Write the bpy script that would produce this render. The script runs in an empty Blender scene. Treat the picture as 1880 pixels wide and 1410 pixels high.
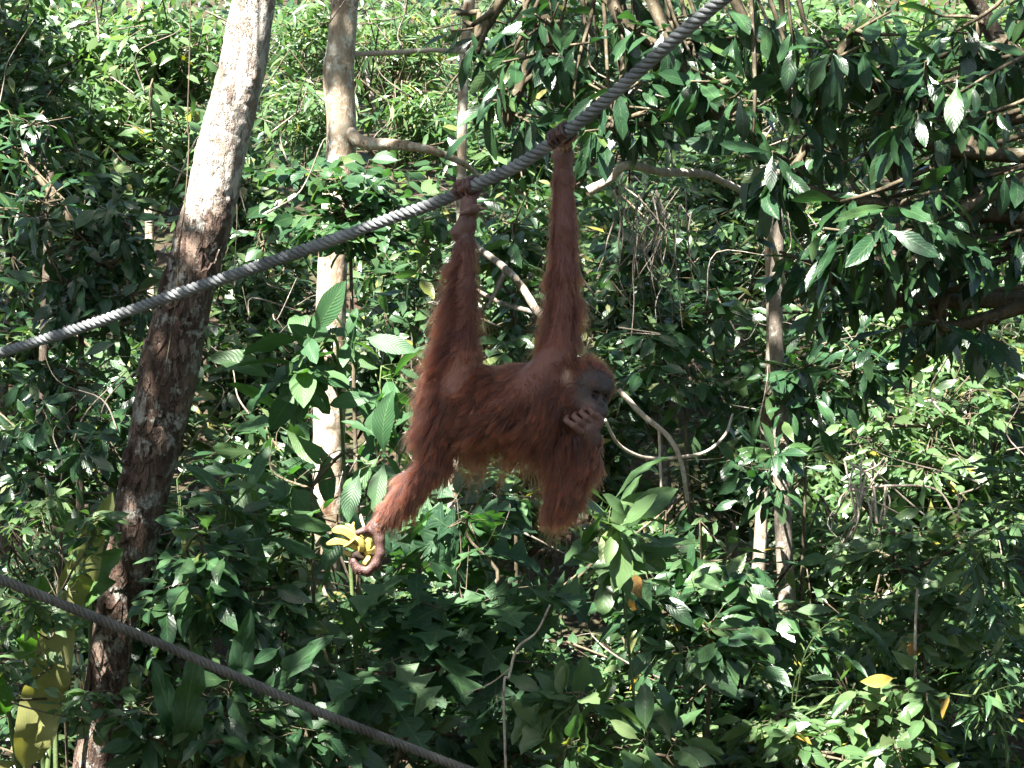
import bpy, math, random
import numpy as np
from mathutils import Matrix, Vector, kdtree

random.seed(11)
rng = np.random.default_rng(11)
scene = bpy.context.scene
col = scene.collection
R = math.radians

# ------------------------------------------------------------------ camera, sky, sun, exposure
F, CX, CY, CAMZ = 4076.0, 940.0, 705.0, 3.0      # focal length in photograph pixels, optical centre, eye height (viewing platform)
cam_d = bpy.data.cameras.new('camera'); cam = bpy.data.objects.new('camera', cam_d); col.objects.link(cam)
cam.location = (0, 0, CAMZ); cam.rotation_euler = (R(90), 0, 0)
cam_d.sensor_width = 36; cam_d.lens = 36 * F / 1880; cam_d.clip_end = 600
scene.camera = cam

SUN_EL, SUN_AZ = 57.0, 212.0                     # azimuth measured from +Y clockwise: behind the camera, to its left
SUN = np.array([math.sin(R(SUN_AZ)) * math.cos(R(SUN_EL)), math.cos(R(SUN_AZ)) * math.cos(R(SUN_EL)), math.sin(R(SUN_EL))])
world = bpy.data.worlds.new('World'); scene.world = world; world.use_nodes = True
wn = world.node_tree.nodes; wl = world.node_tree.links; wn.clear()
sky = wn.new('ShaderNodeTexSky'); sky.sky_type = 'NISHITA'; sky.sun_disc = False
sky.sun_elevation = R(SUN_EL); sky.sun_rotation = R(SUN_AZ); sky.air_density = 1.0; sky.dust_density = 2.0; sky.ozone_density = 1.0
bg = wn.new('ShaderNodeBackground'); bg.inputs['Strength'].default_value = 0.05
wo = wn.new('ShaderNodeOutputWorld')
wl.new(sky.outputs[0], bg.inputs[0]); wl.new(bg.outputs[0], wo.inputs[0])
sun_d = bpy.data.lights.new('sun', 'SUN'); sun_d.energy = 5.0; sun_d.angle = R(0.53); sun_d.color = (1.0, 0.965, 0.90)
sun = bpy.data.objects.new('sun', sun_d); col.objects.link(sun)
sun.rotation_euler = Vector(-SUN).to_track_quat('-Z', 'Y').to_euler(); sun.location = (-8, -12, 30)
scene.view_settings.view_transform = 'Standard'; scene.view_settings.look = 'None'
scene.view_settings.exposure = 3.0; scene.view_settings.gamma = 1.0
try: scene.view_settings.use_curve_mapping = False
except Exception: pass
scene.cycles.max_bounces = 8; scene.cycles.diffuse_bounces = 2; scene.cycles.glossy_bounces = 2
scene.cycles.transmission_bounces = 6; scene.cycles.transparent_max_bounces = 8
scene.cycles.caustics_reflective = False; scene.cycles.caustics_refractive = False
scene.cycles.use_denoising = True
try: scene.cycles.denoising_input_passes = 'RGB_ALBEDO_NORMAL'
except Exception: pass
scene.cycles.sample_clamp_indirect = 6.0

# ------------------------------------------------------------------ helpers
def W(px, py, d):                                # a photograph pixel at a known distance -> a point
    return np.array([(px - CX) / F * d, d, CAMZ - (py - CY) / F * d])
def nrm(v):
    v = np.asarray(v, float); return v / np.maximum(np.linalg.norm(v, axis=-1, keepdims=True), 1e-9)
def ground_z(x, y):
    y = np.asarray(y, float); x = np.asarray(x, float)
    t = np.clip(y - 11.5, 0, 60)
    return 0.36 * t + 0.14 * np.sin(x * .9 + 1) * np.sin(y * .7) + 0.25 * np.sin(x * .23 + y * .31)
def vnoise(P, s):                                # value noise, -1..1
    P = np.asarray(P, float) * s; i = np.floor(P).astype(np.int64); f = P - i; f = f * f * (3 - 2 * f)
    def h(a, b, c):
        n = (a * 374761393 + b * 668265263 + c * 2147483647 * 31) & 0xffffffff
        n = ((n ^ (n >> 13)) * 1274126177) & 0xffffffff
        return ((n ^ (n >> 16)) & 0xffff) / 32767.5 - 1
    x, y, z = i[..., 0], i[..., 1], i[..., 2]; u, v, w = f[..., 0], f[..., 1], f[..., 2]
    L = lambda a, b, t: a + (b - a) * t
    return L(L(L(h(x, y, z), h(x + 1, y, z), u), L(h(x, y + 1, z), h(x + 1, y + 1, z), u), v),
             L(L(h(x, y, z + 1), h(x + 1, y, z + 1), u), L(h(x, y + 1, z + 1), h(x + 1, y + 1, z + 1), u), v), w)
def link(o, parent=None):
    col.objects.link(o)
    if parent is not None: o.parent = parent
    return o
def tag(o, label=None, cat=None, group=None, kind=None):
    for k, v in (('label', label), ('category', cat), ('group', group), ('kind', kind)):
        if v: o[k] = v
    return o
def empty(name, loc):
    o = bpy.data.objects.new(name, None); o.location = tuple(loc); o.empty_display_size = .1
    return link(o)
def mesh_np(name, V, Q, mat, uv=None, attrs=None, smooth=True, colour=None):
    """V (n,3); Q (m,k) polygons; uv per vertex (n,2)"""
    me = bpy.data.meshes.new(name); V = np.ascontiguousarray(V, np.float32); Q = np.ascontiguousarray(Q, np.int32)
    m, k = Q.shape
    me.vertices.add(len(V)); me.vertices.foreach_set('co', V.ravel())
    me.loops.add(m * k); me.loops.foreach_set('vertex_index', Q.ravel())
    me.polygons.add(m); me.polygons.foreach_set('loop_start', np.arange(0, m * k, k, dtype=np.int32))
    me.polygons.foreach_set('loop_total', np.full(m, k, np.int32))
    me.polygons.foreach_set('use_smooth', np.full(m, smooth, bool))
    if uv is not None:
        l = me.uv_layers.new(name='UVMap'); l.data.foreach_set('uv', np.ascontiguousarray(uv[Q.ravel()], np.float32).ravel())
    for n, a in (attrs or {}).items():
        at = me.attributes.new(n, 'FLOAT', 'POINT'); at.data.foreach_set('value', np.ascontiguousarray(a, np.float32))
    if colour is not None:
        at = me.attributes.new('tint', 'FLOAT_COLOR', 'POINT')
        at.data.foreach_set('color', np.ascontiguousarray(np.c_[colour, np.ones(len(colour))], np.float32).ravel())
    me.update(calc_edges=True)
    if mat: me.materials.append(mat)
    return me
def obj(name, me, parent=None):
    return link(bpy.data.objects.new(name, me), parent)
def spline(P, n):                                # Catmull-Rom through P, n samples
    P = np.asarray(P, float); P = np.vstack([2 * P[0] - P[1], P, 2 * P[-1] - P[-2]])
    t = np.linspace(0, len(P) - 3 - 1e-6, n); i = t.astype(int); f = (t - i)[:, None]
    a, b, c, d = P[i], P[i + 1], P[i + 2], P[i + 3]
    return .5 * (2 * b + (c - a) * f + (2 * a - 5 * b + 4 * c - d) * f ** 2 + (3 * b - a - 3 * c + d) * f ** 3)
def frames(P):
    T = nrm(np.gradient(P, axis=0)); N = np.zeros_like(T)
    a = np.array([1., 0, 0]) if abs(T[0][0]) < .8 else np.array([0, 1., 0])
    N[0] = nrm(a - T[0] * a.dot(T[0]))
    for i in range(1, len(P)): N[i] = nrm(N[i - 1] - T[i] * N[i - 1].dot(T[i]))
    return T, N, np.cross(T, N)
def tube(P, r, sides, amp=0, ns=6, seed=0, cap=True):
    """(V, Q, uv) for a tube of radii r along P, lumpy by amp"""
    P = np.asarray(P, float); r = np.broadcast_to(np.asarray(r, float), (len(P),))
    T, N, B = frames(P); a = np.linspace(0, 2 * np.pi, sides, endpoint=False)
    d = np.cos(a)[None, :, None] * N[:, None] + np.sin(a)[None, :, None] * B[:, None]
    rr = np.repeat(r[:, None], sides, 1)
    if amp:
        Q0 = P[:, None] + d * r[:, None, None]
        S = np.array([1, 1, .35]); n = vnoise(Q0 * S + seed, ns) + .5 * vnoise(Q0 * S + seed * 2 + 7, ns * 2.7) + .3 * vnoise(Q0 + seed, ns * 7)
        rr = rr * (1 + amp * n)
    V = (P[:, None] + d * rr[..., None]).reshape(-1, 3)
    i, j = np.meshgrid(np.arange(len(P) - 1), np.arange(sides), indexing='ij'); k = (j + 1) % sides
    Q = np.stack([i * sides + j, i * sides + k, (i + 1) * sides + k, (i + 1) * sides + j], -1).reshape(-1, 4)
    L = np.r_[0, np.cumsum(np.linalg.norm(np.diff(P, axis=0), axis=1))]
    uv = np.stack([np.repeat((np.arange(sides) / sides)[None], len(P), 0), np.repeat(L[:, None], sides, 1)], -1).reshape(-1, 2)
    if cap:
        V = np.vstack([V, P[0], P[-1]]); n = len(V); j = np.arange(sides); k = (j + 1) % sides; e = (len(P) - 1) * sides
        Q = np.vstack([Q, np.stack([np.full(sides, n - 2), k, j, j][:4], -1), np.stack([np.full(sides, n - 1), e + j, e + k, e + k], -1)])
        uv = np.vstack([uv, uv[:1], uv[-1:]])
    return V, Q, uv
def fixtri(Q):                                   # quads whose last two corners coincide -> kept apart as triangles
    t = Q[:, 2] == Q[:, 3]; return Q[~t], Q[t][:, :3]
def mesh_mixed(name, V, Q, mat, uv=None, attrs=None, colour=None, smooth=True):
    q, t = fixtri(Q)
    if not len(t): return mesh_np(name, V, q, mat, uv, attrs, smooth, colour)
    tri = np.vstack([q[:, [0, 1, 2]], q[:, [0, 2, 3]], t])
    return mesh_np(name, V, tri, mat, uv, attrs, smooth, colour)
def join(parts):
    V, Q, U, o = [], [], [], 0
    for v, q, u in parts: V.append(v); Q.append(q + o); U.append(u); o += len(v)
    return np.vstack(V), np.vstack(Q), np.vstack(U)
def tubes(name, items, mat, sides=5, parent=None, amp=0.0):
    """many thin stems of ONE plant in one mesh: items = (points, r0, r1)"""
    ps = []
    for P, r0, r1 in items:
        P = np.asarray(P, float); ps.append(tube(P, np.linspace(r0, r1, len(P)), sides, amp, 25))
    return obj(name, mesh_mixed(name, *join(ps)[:2], mat, None), parent)

# ------------------------------------------------------------------ materials
def new_mat(name):
    m = bpy.data.materials.new(name); m.use_nodes = True; m.node_tree.nodes.clear(); return m, m.node_tree.nodes, m.node_tree.links
def ramp(n, stops, interp='LINEAR'):
    r = n.new('ShaderNodeValToRGB'); r.color_ramp.interpolation = interp
    e = r.color_ramp.elements
    while len(e) < len(stops): e.new(.5)
    for x, (p, c) in zip(e, stops): x.position = p; x.color = (*c, 1) if len(c) == 3 else c
    return r
def mathn(n, l, op, a, b=None, c=None):
    m = n.new('ShaderNodeMath'); m.operation = op
    for i, v in enumerate((a, b, c)):
        if v is None: continue
        if isinstance(v, (int, float)): m.inputs[i].default_value = v
        else: l.new(v, m.inputs[i])
    return m.outputs[0]
def mixc(n, l, fac, a, b, mode='MIX'):
    m = n.new('ShaderNodeMix'); m.data_type = 'RGBA'; m.blend_type = mode
    for s, v in ((m.inputs[0], fac), (m.inputs[6], a), (m.inputs[7], b)):
        if isinstance(v, (int, float)): s.default_value = v
        elif isinstance(v, tuple): s.default_value = (*v, 1)
        else: l.new(v, s)
    return m.outputs[2]
def noise(n, l, vec, scale, detail=4, rough=.55):
    t = n.new('ShaderNodeTexNoise'); t.inputs['Scale'].default_value = scale; t.inputs['Detail'].default_value = detail
    t.inputs['Roughness'].default_value = rough
    if vec is not None: l.new(vec, t.inputs['Vector'])
    return t.outputs[0]
def bsdf(n, l, colr, rough, spec=.5, normal=None):
    p = n.new('ShaderNodeBsdfPrincipled')
    if isinstance(colr, tuple): p.inputs['Base Color'].default_value = (*colr, 1)
    else: l.new(colr, p.inputs['Base Color'])
    if isinstance(rough, (int, float)): p.inputs['Roughness'].default_value = rough
    else: l.new(rough, p.inputs['Roughness'])
    p.inputs['Specular IOR Level'].default_value = spec
    if normal is not None: l.new(normal, p.inputs['Normal'])
    return p
def bump(n, l, h, strength, dist=.01):
    b = n.new('ShaderNodeBump'); b.inputs['Strength'].default_value = strength; b.inputs['Distance'].default_value = dist
    l.new(h, b.inputs['Height']); return b.outputs[0]
def out(n, l, s):
    o = n.new('ShaderNodeOutputMaterial'); l.new(s, o.inputs[0])

def leaf_mat(name, stops, veins=9, rib=.25, rough=.38, trans=.32, tcol=(1.5, 1.9, .55), veinbump=.13, spots=.25):
    m, n, l = new_mat(name)
    uvn = n.new('ShaderNodeUVMap'); sep = n.new('ShaderNodeSeparateXYZ'); l.new(uvn.outputs[0], sep.inputs[0])
    at = n.new('ShaderNodeAttribute'); at.attribute_name = 'leaf_random'
    oi = n.new('ShaderNodeObjectInfo')
    rnd = mathn(n, l, 'FRACT', mathn(n, l, 'ADD', at.outputs['Fac'], oi.outputs['Random']))
    base = ramp(n, stops); l.new(rnd, base.inputs[0])
    u = mathn(n, l, 'ABSOLUTE', mathn(n, l, 'SUBTRACT', sep.outputs[0], .5))
    vv = mathn(n, l, 'SUBTRACT', mathn(n, l, 'MULTIPLY', sep.outputs[1], veins), mathn(n, l, 'MULTIPLY', u, veins * .55))
    wv = mathn(n, l, 'ABSOLUTE', mathn(n, l, 'SINE', mathn(n, l, 'MULTIPLY', vv, math.pi)))       # 0 on a side vein
    vein = mathn(n, l, 'SUBTRACT', 1.0, mathn(n, l, 'MINIMUM', mathn(n, l, 'MULTIPLY', wv, 3.2), 1.0))
    mid = mathn(n, l, 'LESS_THAN', u, .022)
    line = mathn(n, l, 'MAXIMUM', mid, mathn(n, l, 'MULTIPLY', vein, .45))
    geo = n.new('ShaderNodeNewGeometry')
    tc = n.new('ShaderNodeTexCoord')
    nz = noise(n, l, geo.outputs['Position'], 14, 3)
    c1 = mixc(n, l, mathn(n, l, 'MULTIPLY', nz, .5), base.outputs[0], (.02, .06, .015))
    c2 = mixc(n, l, mathn(n, l, 'MULTIPLY', line, rib), c1, (.16, .25, .09))
    sp = noise(n, l, geo.outputs['Position'], 75, 3, .7)
    spm = mathn(n, l, 'MULTIPLY', mathn(n, l, 'GREATER_THAN', sp, .66), spots)
    c3 = mixc(n, l, spm, c2, (.20, .22, .15))
    c4 = mixc(n, l, mathn(n, l, 'MULTIPLY', geo.outputs['Backfacing'], .45), c3, (.10, .16, .06))
    nb = bump(n, l, mathn(n, l, 'ADD', mathn(n, l, 'MULTIPLY', wv, 1.0), mathn(n, l, 'MULTIPLY', nz, .7)), veinbump, .004)
    rg = mathn(n, l, 'ADD', rough, mathn(n, l, 'MULTIPLY', nz, .22))
    p = bsdf(n, l, c4, rg, .5, nb)
    tr = n.new('ShaderNodeBsdfTranslucent'); tm = n.new('ShaderNodeMix'); tm.data_type = 'RGBA'; tm.blend_type = 'MULTIPLY'; tm.inputs[0].default_value = 1
    l.new(c3, tm.inputs[6]); tm.inputs[7].default_value = (*tcol, 1); l.new(tm.outputs[2], tr.inputs[0])
    mx = n.new('ShaderNodeMixShader'); mx.inputs[0].default_value = trans
    l.new(p.outputs[0], mx.inputs[1]); l.new(tr.outputs[0], mx.inputs[2]); out(n, l, mx.outputs[0])
    return m
Y, BR = (.34, .27, .03), (.22, .12, .04)
M = {}
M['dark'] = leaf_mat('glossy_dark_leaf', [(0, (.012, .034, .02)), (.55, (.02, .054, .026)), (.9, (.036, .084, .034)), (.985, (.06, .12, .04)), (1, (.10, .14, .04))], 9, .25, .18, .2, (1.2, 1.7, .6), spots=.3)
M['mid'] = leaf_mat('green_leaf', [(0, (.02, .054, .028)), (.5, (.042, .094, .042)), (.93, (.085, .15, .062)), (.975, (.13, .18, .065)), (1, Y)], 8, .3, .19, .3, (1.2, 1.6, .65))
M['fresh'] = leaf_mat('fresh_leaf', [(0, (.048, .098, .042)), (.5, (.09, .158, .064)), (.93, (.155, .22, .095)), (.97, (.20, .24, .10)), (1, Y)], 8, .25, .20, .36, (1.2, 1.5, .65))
M['ribbed'] = leaf_mat('ribbed_leaf', [(0, (.03, .085, .035)), (.6, (.05, .118, .05)), (1, (.085, .16, .058))], 13, .3, .38, .3, veinbump=.35, spots=.15)
M['lobed'] = leaf_mat('lobed_leaf', [(0, (.022, .065, .034)), (.6, (.035, .09, .04)), (1, (.055, .115, .045))], 7, .3, .45, .28, veinbump=.3)
M['paddle'] = leaf_mat('paddle_leaf', [(0, (.05, .13, .03)), (1, (.08, .17, .035))], 34, .12, .42, .4, veinbump=.3, spots=.1)
M['yellow'] = leaf_mat('yellowed_leaf', [(0, (.24, .27, .075)), (1, (.32, .31, .11))], 26, .05, .5, .3, (1.2, 1.15, .5), veinbump=.08, spots=.5)
M['amber'] = leaf_mat('amber_leaf', [(0, (.38, .26, .03)), (1, (.30, .14, .03))], 8, .2, .5, .3, (1.2, 1.0, .4))
M['far'] = leaf_mat('far_leaf', [(0, (.02, .05, .025)), (.5, (.048, .098, .044)), (.88, (.108, .17, .07)), (.96, (.16, .21, .09)), (1, (.3, .26, .09))], 6, .15, .20, .34, (1.2, 1.5, .65), spots=.1)

def bark_mat(name, cols, scale=9, strength=.7, stretch=.3, lich=(.42, .44, .38), lich_amt=.45, dark=(.02, .014, .011), upper=None, flakes=None):
    """cols: ramp of three bark tones; lichen and dark crevices with shapes of their own. upper=(z0, z1, colour): bare wood higher up"""
    m, n, l = new_mat(name)
    tc = n.new('ShaderNodeTexCoord'); mp = n.new('ShaderNodeMapping'); mp.inputs['Scale'].default_value = (1, 1, stretch)
    geo = n.new('ShaderNodeNewGeometry')
    l.new(geo.outputs['Position'], mp.inputs[0]); v = mp.outputs[0]
    a = noise(n, l, v, scale, 6, .65); b = noise(n, l, v, scale * 4.5, 5, .7); c = noise(n, l, geo.outputs['Position'], scale * 1.3, 5, .7)
    d = noise(n, l, geo.outputs['Position'], scale * 3.2, 4, .7)
    r = ramp(n, [(.32, cols[0]), (.5, cols[1]), (.66, cols[2])]); l.new(mathn(n, l, 'ADD', mathn(n, l, 'MULTIPLY', a, .6), mathn(n, l, 'MULTIPLY', b, .4)), r.inputs[0])
    colr = r.outputs[0]
    h = mathn(n, l, 'ADD', a, mathn(n, l, 'MULTIPLY', b, .6))
    if upper:
        z0, z1, uc = upper
        sep = n.new('ShaderNodeSeparateXYZ'); l.new(geo.outputs['Position'], sep.inputs[0])
        mr = n.new('ShaderNodeMapRange'); mr.inputs[1].default_value = z0; mr.inputs[2].default_value = z1; l.new(sep.outputs[2], mr.inputs[0])
        e = mathn(n, l, 'ADD', mathn(n, l, 'MULTIPLY', mr.outputs[0], 1.05), mathn(n, l, 'SUBTRACT', a, .78))
        edge = ramp(n, [(.0, (0, 0, 0)), (.06, (1, 1, 1))]); l.new(e, edge.inputs[0])
        wood = mixc(n, l, b, uc, tuple(x * .72 for x in uc))
        colr = mixc(n, l, edge.outputs[0], colr, wood)
        h = mathn(n, l, 'SUBTRACT', h, mathn(n, l, 'MULTIPLY', edge.outputs[0], .35))
    if flakes:
        f1 = noise(n, l, v, scale * 2.2, 5, .75); fm = ramp(n, [(.50, (0, 0, 0)), (.55, (1, 1, 1))]); l.new(f1, fm.inputs[0])
        colr = mixc(n, l, mathn(n, l, 'MULTIPLY', fm.outputs[0], .8), colr, flakes); h = mathn(n, l, 'ADD', h, mathn(n, l, 'MULTIPLY', fm.outputs[0], .5))
    lm = ramp(n, [(.60 - .2 * lich_amt, (0, 0, 0)), (.66 - .2 * lich_amt, (1, 1, 1))]); l.new(mathn(n, l, 'ADD', mathn(n, l, 'MULTIPLY', c, .65), mathn(n, l, 'MULTIPLY', d, .35)), lm.inputs[0])
    colr = mixc(n, l, mathn(n, l, 'MULTIPLY', lm.outputs[0], .75), colr, lich)
    dm = ramp(n, [(.34, (1, 1, 1)), (.42, (0, 0, 0))]); l.new(b, dm.inputs[0])
    colr = mixc(n, l, mathn(n, l, 'MULTIPLY', dm.outputs[0], .8 if not upper else mathn(n, l, 'SUBTRACT', .8, mathn(n, l, 'MULTIPLY', edge.outputs[0], .65))), colr, dark)
    p = bsdf(n, l, colr, .85, .25, bump(n, l, h, strength, .03)); out(n, l, p.outputs[0]); return m
M['bark_lean'] = bark_mat('flaking_brown_bark', [(.025, .017, .013), (.075, .046, .034), (.17, .11, .08)], 9, 1.0, .35, (.36, .36, .32), .36, upper=(3.35, 4.55, (.52, .46, .40)), flakes=(.20, .145, .11))
M['bark_pale'] = bark_mat('pale_bark', [(.16, .09, .055), (.30, .23, .16), (.42, .37, .29)], 7, .5, .45, (.55, .54, .47), .5, (.07, .035, .02))
M['bark_grey'] = bark_mat('grey_bark', [(.09, .075, .06), (.17, .14, .11), (.28, .24, .19)], 12, .6, .3, (.4, .4, .36), .35)
M['bark_dark'] = bark_mat('dark_bark', [(.025, .018, .014), (.06, .045, .032), (.11, .085, .06)], 14, .7, .25, (.2, .2, .16), .2)
M['twig'] = bark_mat('twig_bark', [(.05, .04, .025), (.10, .08, .05), (.17, .14, .09)], 20, .3, .3, (.25, .25, .2), .2)
M['dead'] = bark_mat('bleached_wood', [(.25, .19, .14), (.40, .33, .26), (.52, .46, .38)], 20, .4, .3, (.55, .54, .48), .3, (.1, .06, .04))
M['greenstem'] = bark_mat('green_stem', [(.05, .08, .025), (.08, .12, .04), (.11, .13, .05)], 20, .2, .3, (.2, .2, .15), .1, (.03, .05, .02))

def ground_mat():
    m, n, l = new_mat('leaf_litter'); geo = n.new('ShaderNodeNewGeometry'); v = geo.outputs['Position']
    a = noise(n, l, v, 1.3, 6, .65); b = noise(n, l, v, 22, 4, .7)
    r = ramp(n, [(.3, (.015, .011, .007)), (.5, (.045, .032, .02)), (.7, (.10, .075, .045))]); l.new(mathn(n, l, 'ADD', mathn(n, l, 'MULTIPLY', a, .4), mathn(n, l, 'MULTIPLY', b, .6)), r.inputs[0])
    g = mixc(n, l, ramp_out(n, l, a, .5, .62), r.outputs[0], (.035, .06, .018))
    p = bsdf(n, l, g, .9, .2, bump(n, l, b, .8, .05)); out(n, l, p.outputs[0]); return m
def ramp_out(n, l, s, a, b):
    r = ramp(n, [(a, (0, 0, 0)), (b, (1, 1, 1))]); l.new(s, r.inputs[0]); return r.outputs[0]
M['ground'] = ground_mat()

# ------------------------------------------------------------------ the ground
gx = np.r_[np.linspace(-150, -22, 14), np.linspace(-20, 20, 61), np.linspace(22, 150, 14)]
gy = np.r_[np.linspace(-80, -2, 12), np.linspace(0, 60, 91), np.linspace(64, 240, 14)]
X, YY = np.meshgrid(gx, gy); Z = ground_z(X, YY)
ii, jj = np.meshgrid(np.arange(len(gy) - 1), np.arange(len(gx) - 1), indexing='ij'); nx = len(gx)
g = obj('ground', mesh_np('ground', np.stack([X, YY, Z], -1).reshape(-1, 3), np.stack([ii * nx + jj, ii * nx + jj + 1, (ii + 1) * nx + jj + 1, (ii + 1) * nx + jj], -1).reshape(-1, 4), M['ground']))
tag(g, 'forest floor of leaf litter rising into a hillside', 'ground', kind='structure')

# ------------------------------------------------------------------ leaf shapes (length 1 along +Y, face +Z)
def leaf_shape(kind, seed, nl=6, nc=5):
    r = np.random.default_rng(seed); t = np.linspace(0, 1, nl)
    c = np.linspace(-1, 1, nc)
    wf = {'ellip': lambda t: .21 * np.sin(np.pi * np.clip(t, 0, 1) ** .92) ** .85 * (1 - .25 * t ** 3),
          'obov': lambda t: .17 * np.sin(np.pi * t ** 1.25) ** .75,
          'narrow': lambda t: .10 * np.sin(np.pi * t ** .85) ** .8,
          'heart': lambda t: .43 * (np.clip(t, .0, 1) + .05) ** .25 * (1 - t) ** .62,
          'rib': lambda t: .205 * np.sin(np.pi * t ** 1.1) ** .8,
          'round': lambda t: .31 * np.sin(np.pi * t ** .95) ** .65,
          'lobed': lambda t: .40 * np.sin(np.pi * t ** .85) ** .6 * (.62 + .38 * np.cos(2 * np.pi * (t * 3.5 - .5)) ** 1),
          'blade': lambda t: .115 * np.sin(np.pi * t ** .8) ** .5,
          'paddle': lambda t: .17 * np.sin(np.pi * t ** .9) ** .55,
          'strap': lambda t: .05 * np.sin(np.pi * np.clip(t, .03, 1) ** .7) ** .6 + .004}[kind]
    w = wf(t); w[-1] = .004; w[0] = max(w[0] if kind == 'heart' else .012, .012)
    curl = r.uniform(.10, .32) if kind not in ('strap', 'paddle', 'blade') else r.uniform(.12, .3)
    fold = r.uniform(.05, .35); twist = r.uniform(-.35, .35); side = r.uniform(-.06, .06)
    bite = np.ones((nl, 2))
    if seed % 10 >= 4 and kind not in ('strap', 'blade'):                       # ragged, eaten edges
        for _ in range(2): bite[r.integers(1, nl - 1), r.integers(0, 2)] = r.uniform(.35, .75)
    V, U = [], []
    for i, tt in enumerate(t):
        for cc in c:
            x = cc * w[i] * (bite[i, int(cc > 0)] if abs(cc) == 1 else 1); y = tt - .12 * curl * tt ** 2; z = -curl * tt ** 2 + fold * abs(x) + (.02 * r.normal() + (.05 * math.sin(tt * 17 + seed) * w[i] / .1 if kind in ('blade', 'paddle') else 0)) * abs(cc) * (0 < i < nl - 1)
            if kind == 'heart' and i == 0: y -= .16 * abs(cc)
            if kind == 'lobed': y += .10 * abs(cc) * w[i] / .4
            if kind == 'rib' and abs(cc) == 1: y += .02 * (i % 2); 
            a = twist * tt; x, z = x * math.cos(a) - z * math.sin(a) * .3, z * math.cos(a) + x * math.sin(a)
            V.append((x + side * math.sin(tt * 3), y, z)); U.append((.5 + cc * .5, tt))
    Q = [(i * nc + j, i * nc + j + 1, (i + 1) * nc + j + 1, (i + 1) * nc + j) for i in range(nl - 1) for j in range(nc - 1)]
    # leaf stalk
    pl = .12 if kind != 'strap' else .02; b = len(V)
    for s in (-.008, .008): V += [(s, 0.005, 0), (s, -pl, .25 * pl)]; U += [(.5, .02), (.5, 0)]
    Q.append((b, b + 1, b + 3, b + 2))
    V = np.array(V); V[:, 1] += pl; V[:, 2] -= .25 * pl
    return V, np.array(Q), np.array(U)
LEAF, LEAF_ME = {}, {}
def leaf_set(kind, matk, hi=True):
    if (kind, hi) not in LEAF:
        big = kind in ('lobed', 'rib', 'paddle', 'strap')
        LEAF[(kind, hi)] = [leaf_shape(kind, 10 * len(LEAF) + s, *(((9, 5) if kind in ('rib',) else (15, 3) if kind == 'lobed' else (16, 5) if kind in ('paddle', 'strap', 'blade') else (7, 5)) if hi else ((8, 3) if kind == 'lobed' else (4, 3)))) for s in range(7)]
    if hi and (kind, matk) not in LEAF_ME:
        LEAF_ME[(kind, matk)] = [mesh_np('leaf', *t[:2], M[matk], t[2]) for t in LEAF[(kind, True)]]
    return LEAF[(kind, hi)]

def leaf_mats(p, axis, normal, size):
    ax = nrm(axis); nn = normal - (normal * ax).sum(-1, keepdims=True) * ax; nn = nrm(nn); x = np.cross(ax, nn)
    Mx = np.zeros((len(p), 4, 4)); s = size[:, None]
    Mx[:, :3, 0] = x * s; Mx[:, :3, 1] = ax * s; Mx[:, :3, 2] = nn * s; Mx[:, :3, 3] = p; Mx[:, 3, 3] = 1
    return Mx
def merged_leaves(name, kind, matk, Mx, parent, seed=0):
    ts = leaf_set(kind, matk, False); r = np.random.default_rng(seed); var = r.integers(0, len(ts), len(Mx)); Vs, Qs, Us, Ls, o = [], [], [], [], 0
    for k, (v, q, u) in enumerate(ts):
        m = Mx[var == k]
        if not len(m): continue
        vv = np.einsum('nij,vj->nvi', m[:, :3, :3], v) + m[:, None, :3, 3]
        Vs.append(vv.reshape(-1, 3)); Qs.append((q[None] + (np.arange(len(m)) * len(v))[:, None, None] + o).reshape(-1, 4))
        Us.append(np.tile(u, (len(m), 1))); Ls.append(np.repeat(r.random(len(m)), len(v))); o += len(m) * len(v)
    V = np.vstack(Vs)
    if parent is not None: V = V - np.array(parent.location)
    ob = obj(name, mesh_np(name, V, np.vstack(Qs), M[matk], np.vstack(Us), {'leaf_random': np.concatenate(Ls)}), parent)
    ob['kind'] = 'stuff'
    return ob
def leaf_objects(kind, matk, Mx, parent, name='leaf'):
    leaf_set(kind, matk, True); mes = LEAF_ME[(kind, matk)]; L = np.array(parent.location)
    for m in Mx:
        o = bpy.data.objects.new(name, mes[random.randrange(len(mes))]); col.objects.link(o); o.parent = parent
        m = m.copy(); m[:3, 3] -= L; o.matrix_local = Matrix(m.tolist())

UPV = nrm(np.array([-.18, -.42, 1.0]))
def shoot_leaves(P, n, size, r, droop=.35, rank='spiral', t0=.3, spread=.9, jit=.35, up=UPV):
    """leaf matrices along one shoot curve P"""
    T, N, B = frames(P); k = np.linspace(t0, 1, n) * (len(P) - 1); i = np.clip(k.astype(int), 0, len(P) - 2); f = (k - i)[:, None]
    pos = P[i] * (1 - f) + P[i + 1] * f; t = T[i]
    if rank == 'spiral': ph = np.arange(n) * 2.4 + r.uniform(0, 6); Rd = np.cos(ph)[:, None] * N[i] + np.sin(ph)[:, None] * B[i]
    else:
        sidev = nrm(np.cross(t, np.array([0, 0, 1.]) + .2 * r.normal(size=3))); Rd = sidev * np.where(np.arange(n) % 2, 1, -1)[:, None]
    kk = np.linspace(0, 1, n)[:, None]
    ax = t * (.45 + .5 * kk ** 3) + Rd * spread + np.array([0, 0, -droop]) + jit * .6 * r.normal(size=(n, 3))
    nn = up + jit * r.normal(size=(n, 3))
    return leaf_mats(pos, ax, nn, size * r.uniform(.48, 1.2, n))
def in_frame(p, m=60):
    u = CX + p[:, 0] / p[:, 1] * F; v = CY - (p[:, 2] - CAMZ) / p[:, 1] * F
    return (u > -m) & (u < 1880 + m) & (v > -m) & (v < 1410 + m)

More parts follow.
